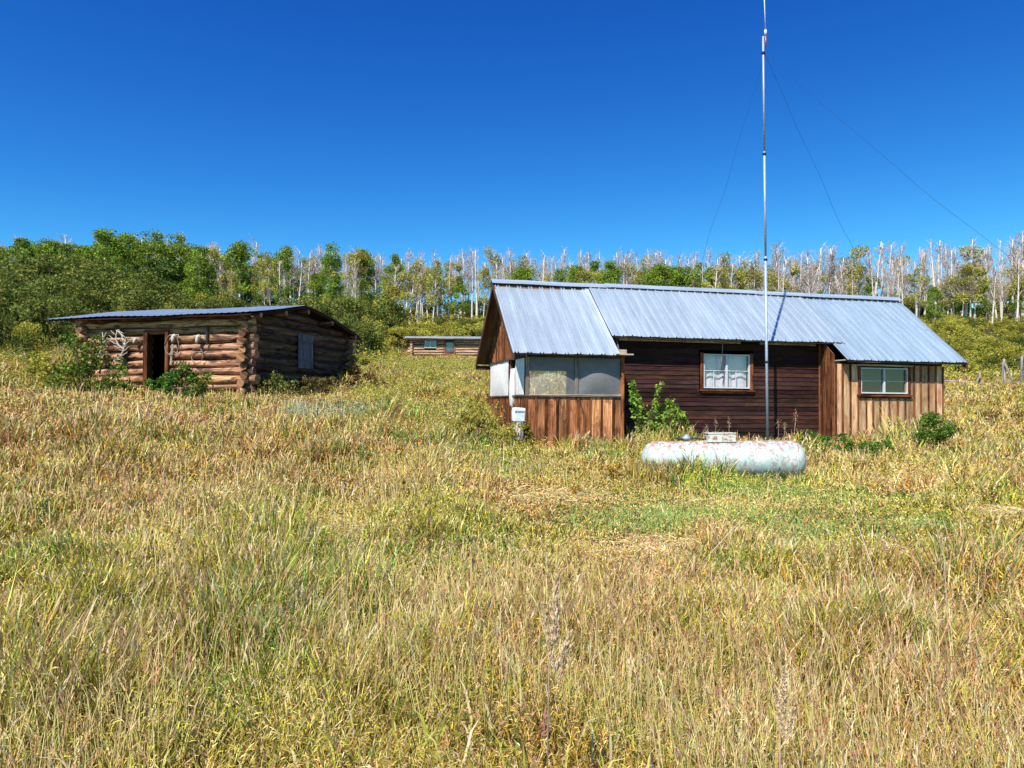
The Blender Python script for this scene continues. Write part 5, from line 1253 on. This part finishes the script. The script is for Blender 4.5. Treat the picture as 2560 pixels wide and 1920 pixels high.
# dry seed stalks against the dark siding
for i_, (px, py) in enumerate([(1766,1062),(1790,1050),(1822,1045),(1990,1030),(1962,1058),(1945,1050)]):
    Zd = 17.2; b_ = Vector(P3(px-8+4*(i_%3), 1115, Zd)); t_ = Vector(P3(px, py, Zd)); e = empty('seed_stalk', b_)
    d = t_-b_; mb = MB(); mb.tube([(0,0,-.1), d*.5, d], [.005,.004,.002], 5); mb.build('stalk', 'cream_wood', e)
    P = [tuple(d*(.72+.3*(k/60))+Vector((rnd.gauss(0,.03), rnd.gauss(0,.03), rnd.gauss(0,.03)))) for k in range(60)]
    leaf_obj('seed_head', np.array(P), .03, palette(60, [(.55,.38,.22),(.42,.26,.16)], [1,1]), 'leaf', e, .5)
    tag(e, 'dry seeded stalk against the dark siding, %s from the left' % ORD[i_], 'grass stalk', 'seed stalks against the siding')

# ------------------------------------------------------------------ light, sky, camera
SUN_EL, SUN_AZ = R(54), R(28)              # sun behind the camera and to its left
to_sun = Vector((-math.sin(SUN_AZ)*math.cos(SUN_EL), -math.cos(SUN_AZ)*math.cos(SUN_EL), math.sin(SUN_EL)))
sun = bpy.data.lights.new('sun', 'SUN'); sun.energy = 5.0; sun.angle = R(.53); sun.color = (1, .965, .90)
so = bpy.data.objects.new('sun', sun); COL.objects.link(so); so.rotation_euler = to_sun.to_track_quat('Z', 'Y').to_euler(); so.location = (-20,-40,50)
w = bpy.data.worlds.new('World'); S.world = w; w.use_nodes = True; nt = w.node_tree; nt.nodes.clear()
sky = N(nt, 'ShaderNodeTexSky'); sky.sky_type = 'NISHITA'; sky.sun_disc = False; sky.sun_elevation = SUN_EL; sky.sun_rotation = math.pi+SUN_AZ
sky.altitude = 2600; sky.air_density = 1.0; sky.dust_density = .05; sky.ozone_density = 2.5
sp_ = N(nt, 'ShaderNodeSeparateColor'); cb_ = N(nt, 'ShaderNodeCombineColor'); nt.links.new(sky.outputs[0], sp_.inputs[0])
for k_, (ref, gam, tgt) in enumerate(((1.7, 2.3, .433), (2.9, 1.67, 2.69), (5.0, .964, 6.52))):   # a deeper high-altitude blue
    a1_ = N(nt, 'ShaderNodeMath', operation='DIVIDE'); a1_.inputs[1].default_value = ref; nt.links.new(sp_.outputs[k_], a1_.inputs[0])
    a2_ = N(nt, 'ShaderNodeMath', operation='POWER'); a2_.inputs[1].default_value = gam; nt.links.new(a1_.outputs[0], a2_.inputs[0])
    a3_ = N(nt, 'ShaderNodeMath', operation='MULTIPLY'); a3_.inputs[1].default_value = tgt; nt.links.new(a2_.outputs[0], a3_.inputs[0]); nt.links.new(a3_.outputs[0], cb_.inputs[k_])
bg = N(nt, 'ShaderNodeBackground'); bg.inputs[1].default_value = .10
wo_ = N(nt, 'ShaderNodeOutputWorld')
nt.links.new(cb_.outputs[0], bg.inputs[0]); nt.links.new(bg.outputs[0], wo_.inputs[0])
cam = bpy.data.cameras.new('camera'); cam.sensor_width = 36; cam.lens = F/2560*36; cam.clip_end = 6000; cam.clip_start = .05
co = bpy.data.objects.new('camera', cam); COL.objects.link(co); co.location = (0,0,0); co.rotation_euler = (R(90)+math.atan(40/F), 0, 0)
S.camera = co
S.view_settings.view_transform = 'Standard'; S.view_settings.look = 'None'; S.view_settings.exposure = 0.5; S.view_settings.gamma = 1
S.cycles.max_bounces = 5; S.cycles.diffuse_bounces = 1; S.cycles.transparent_max_bounces = 10; S.cycles.use_denoising = True
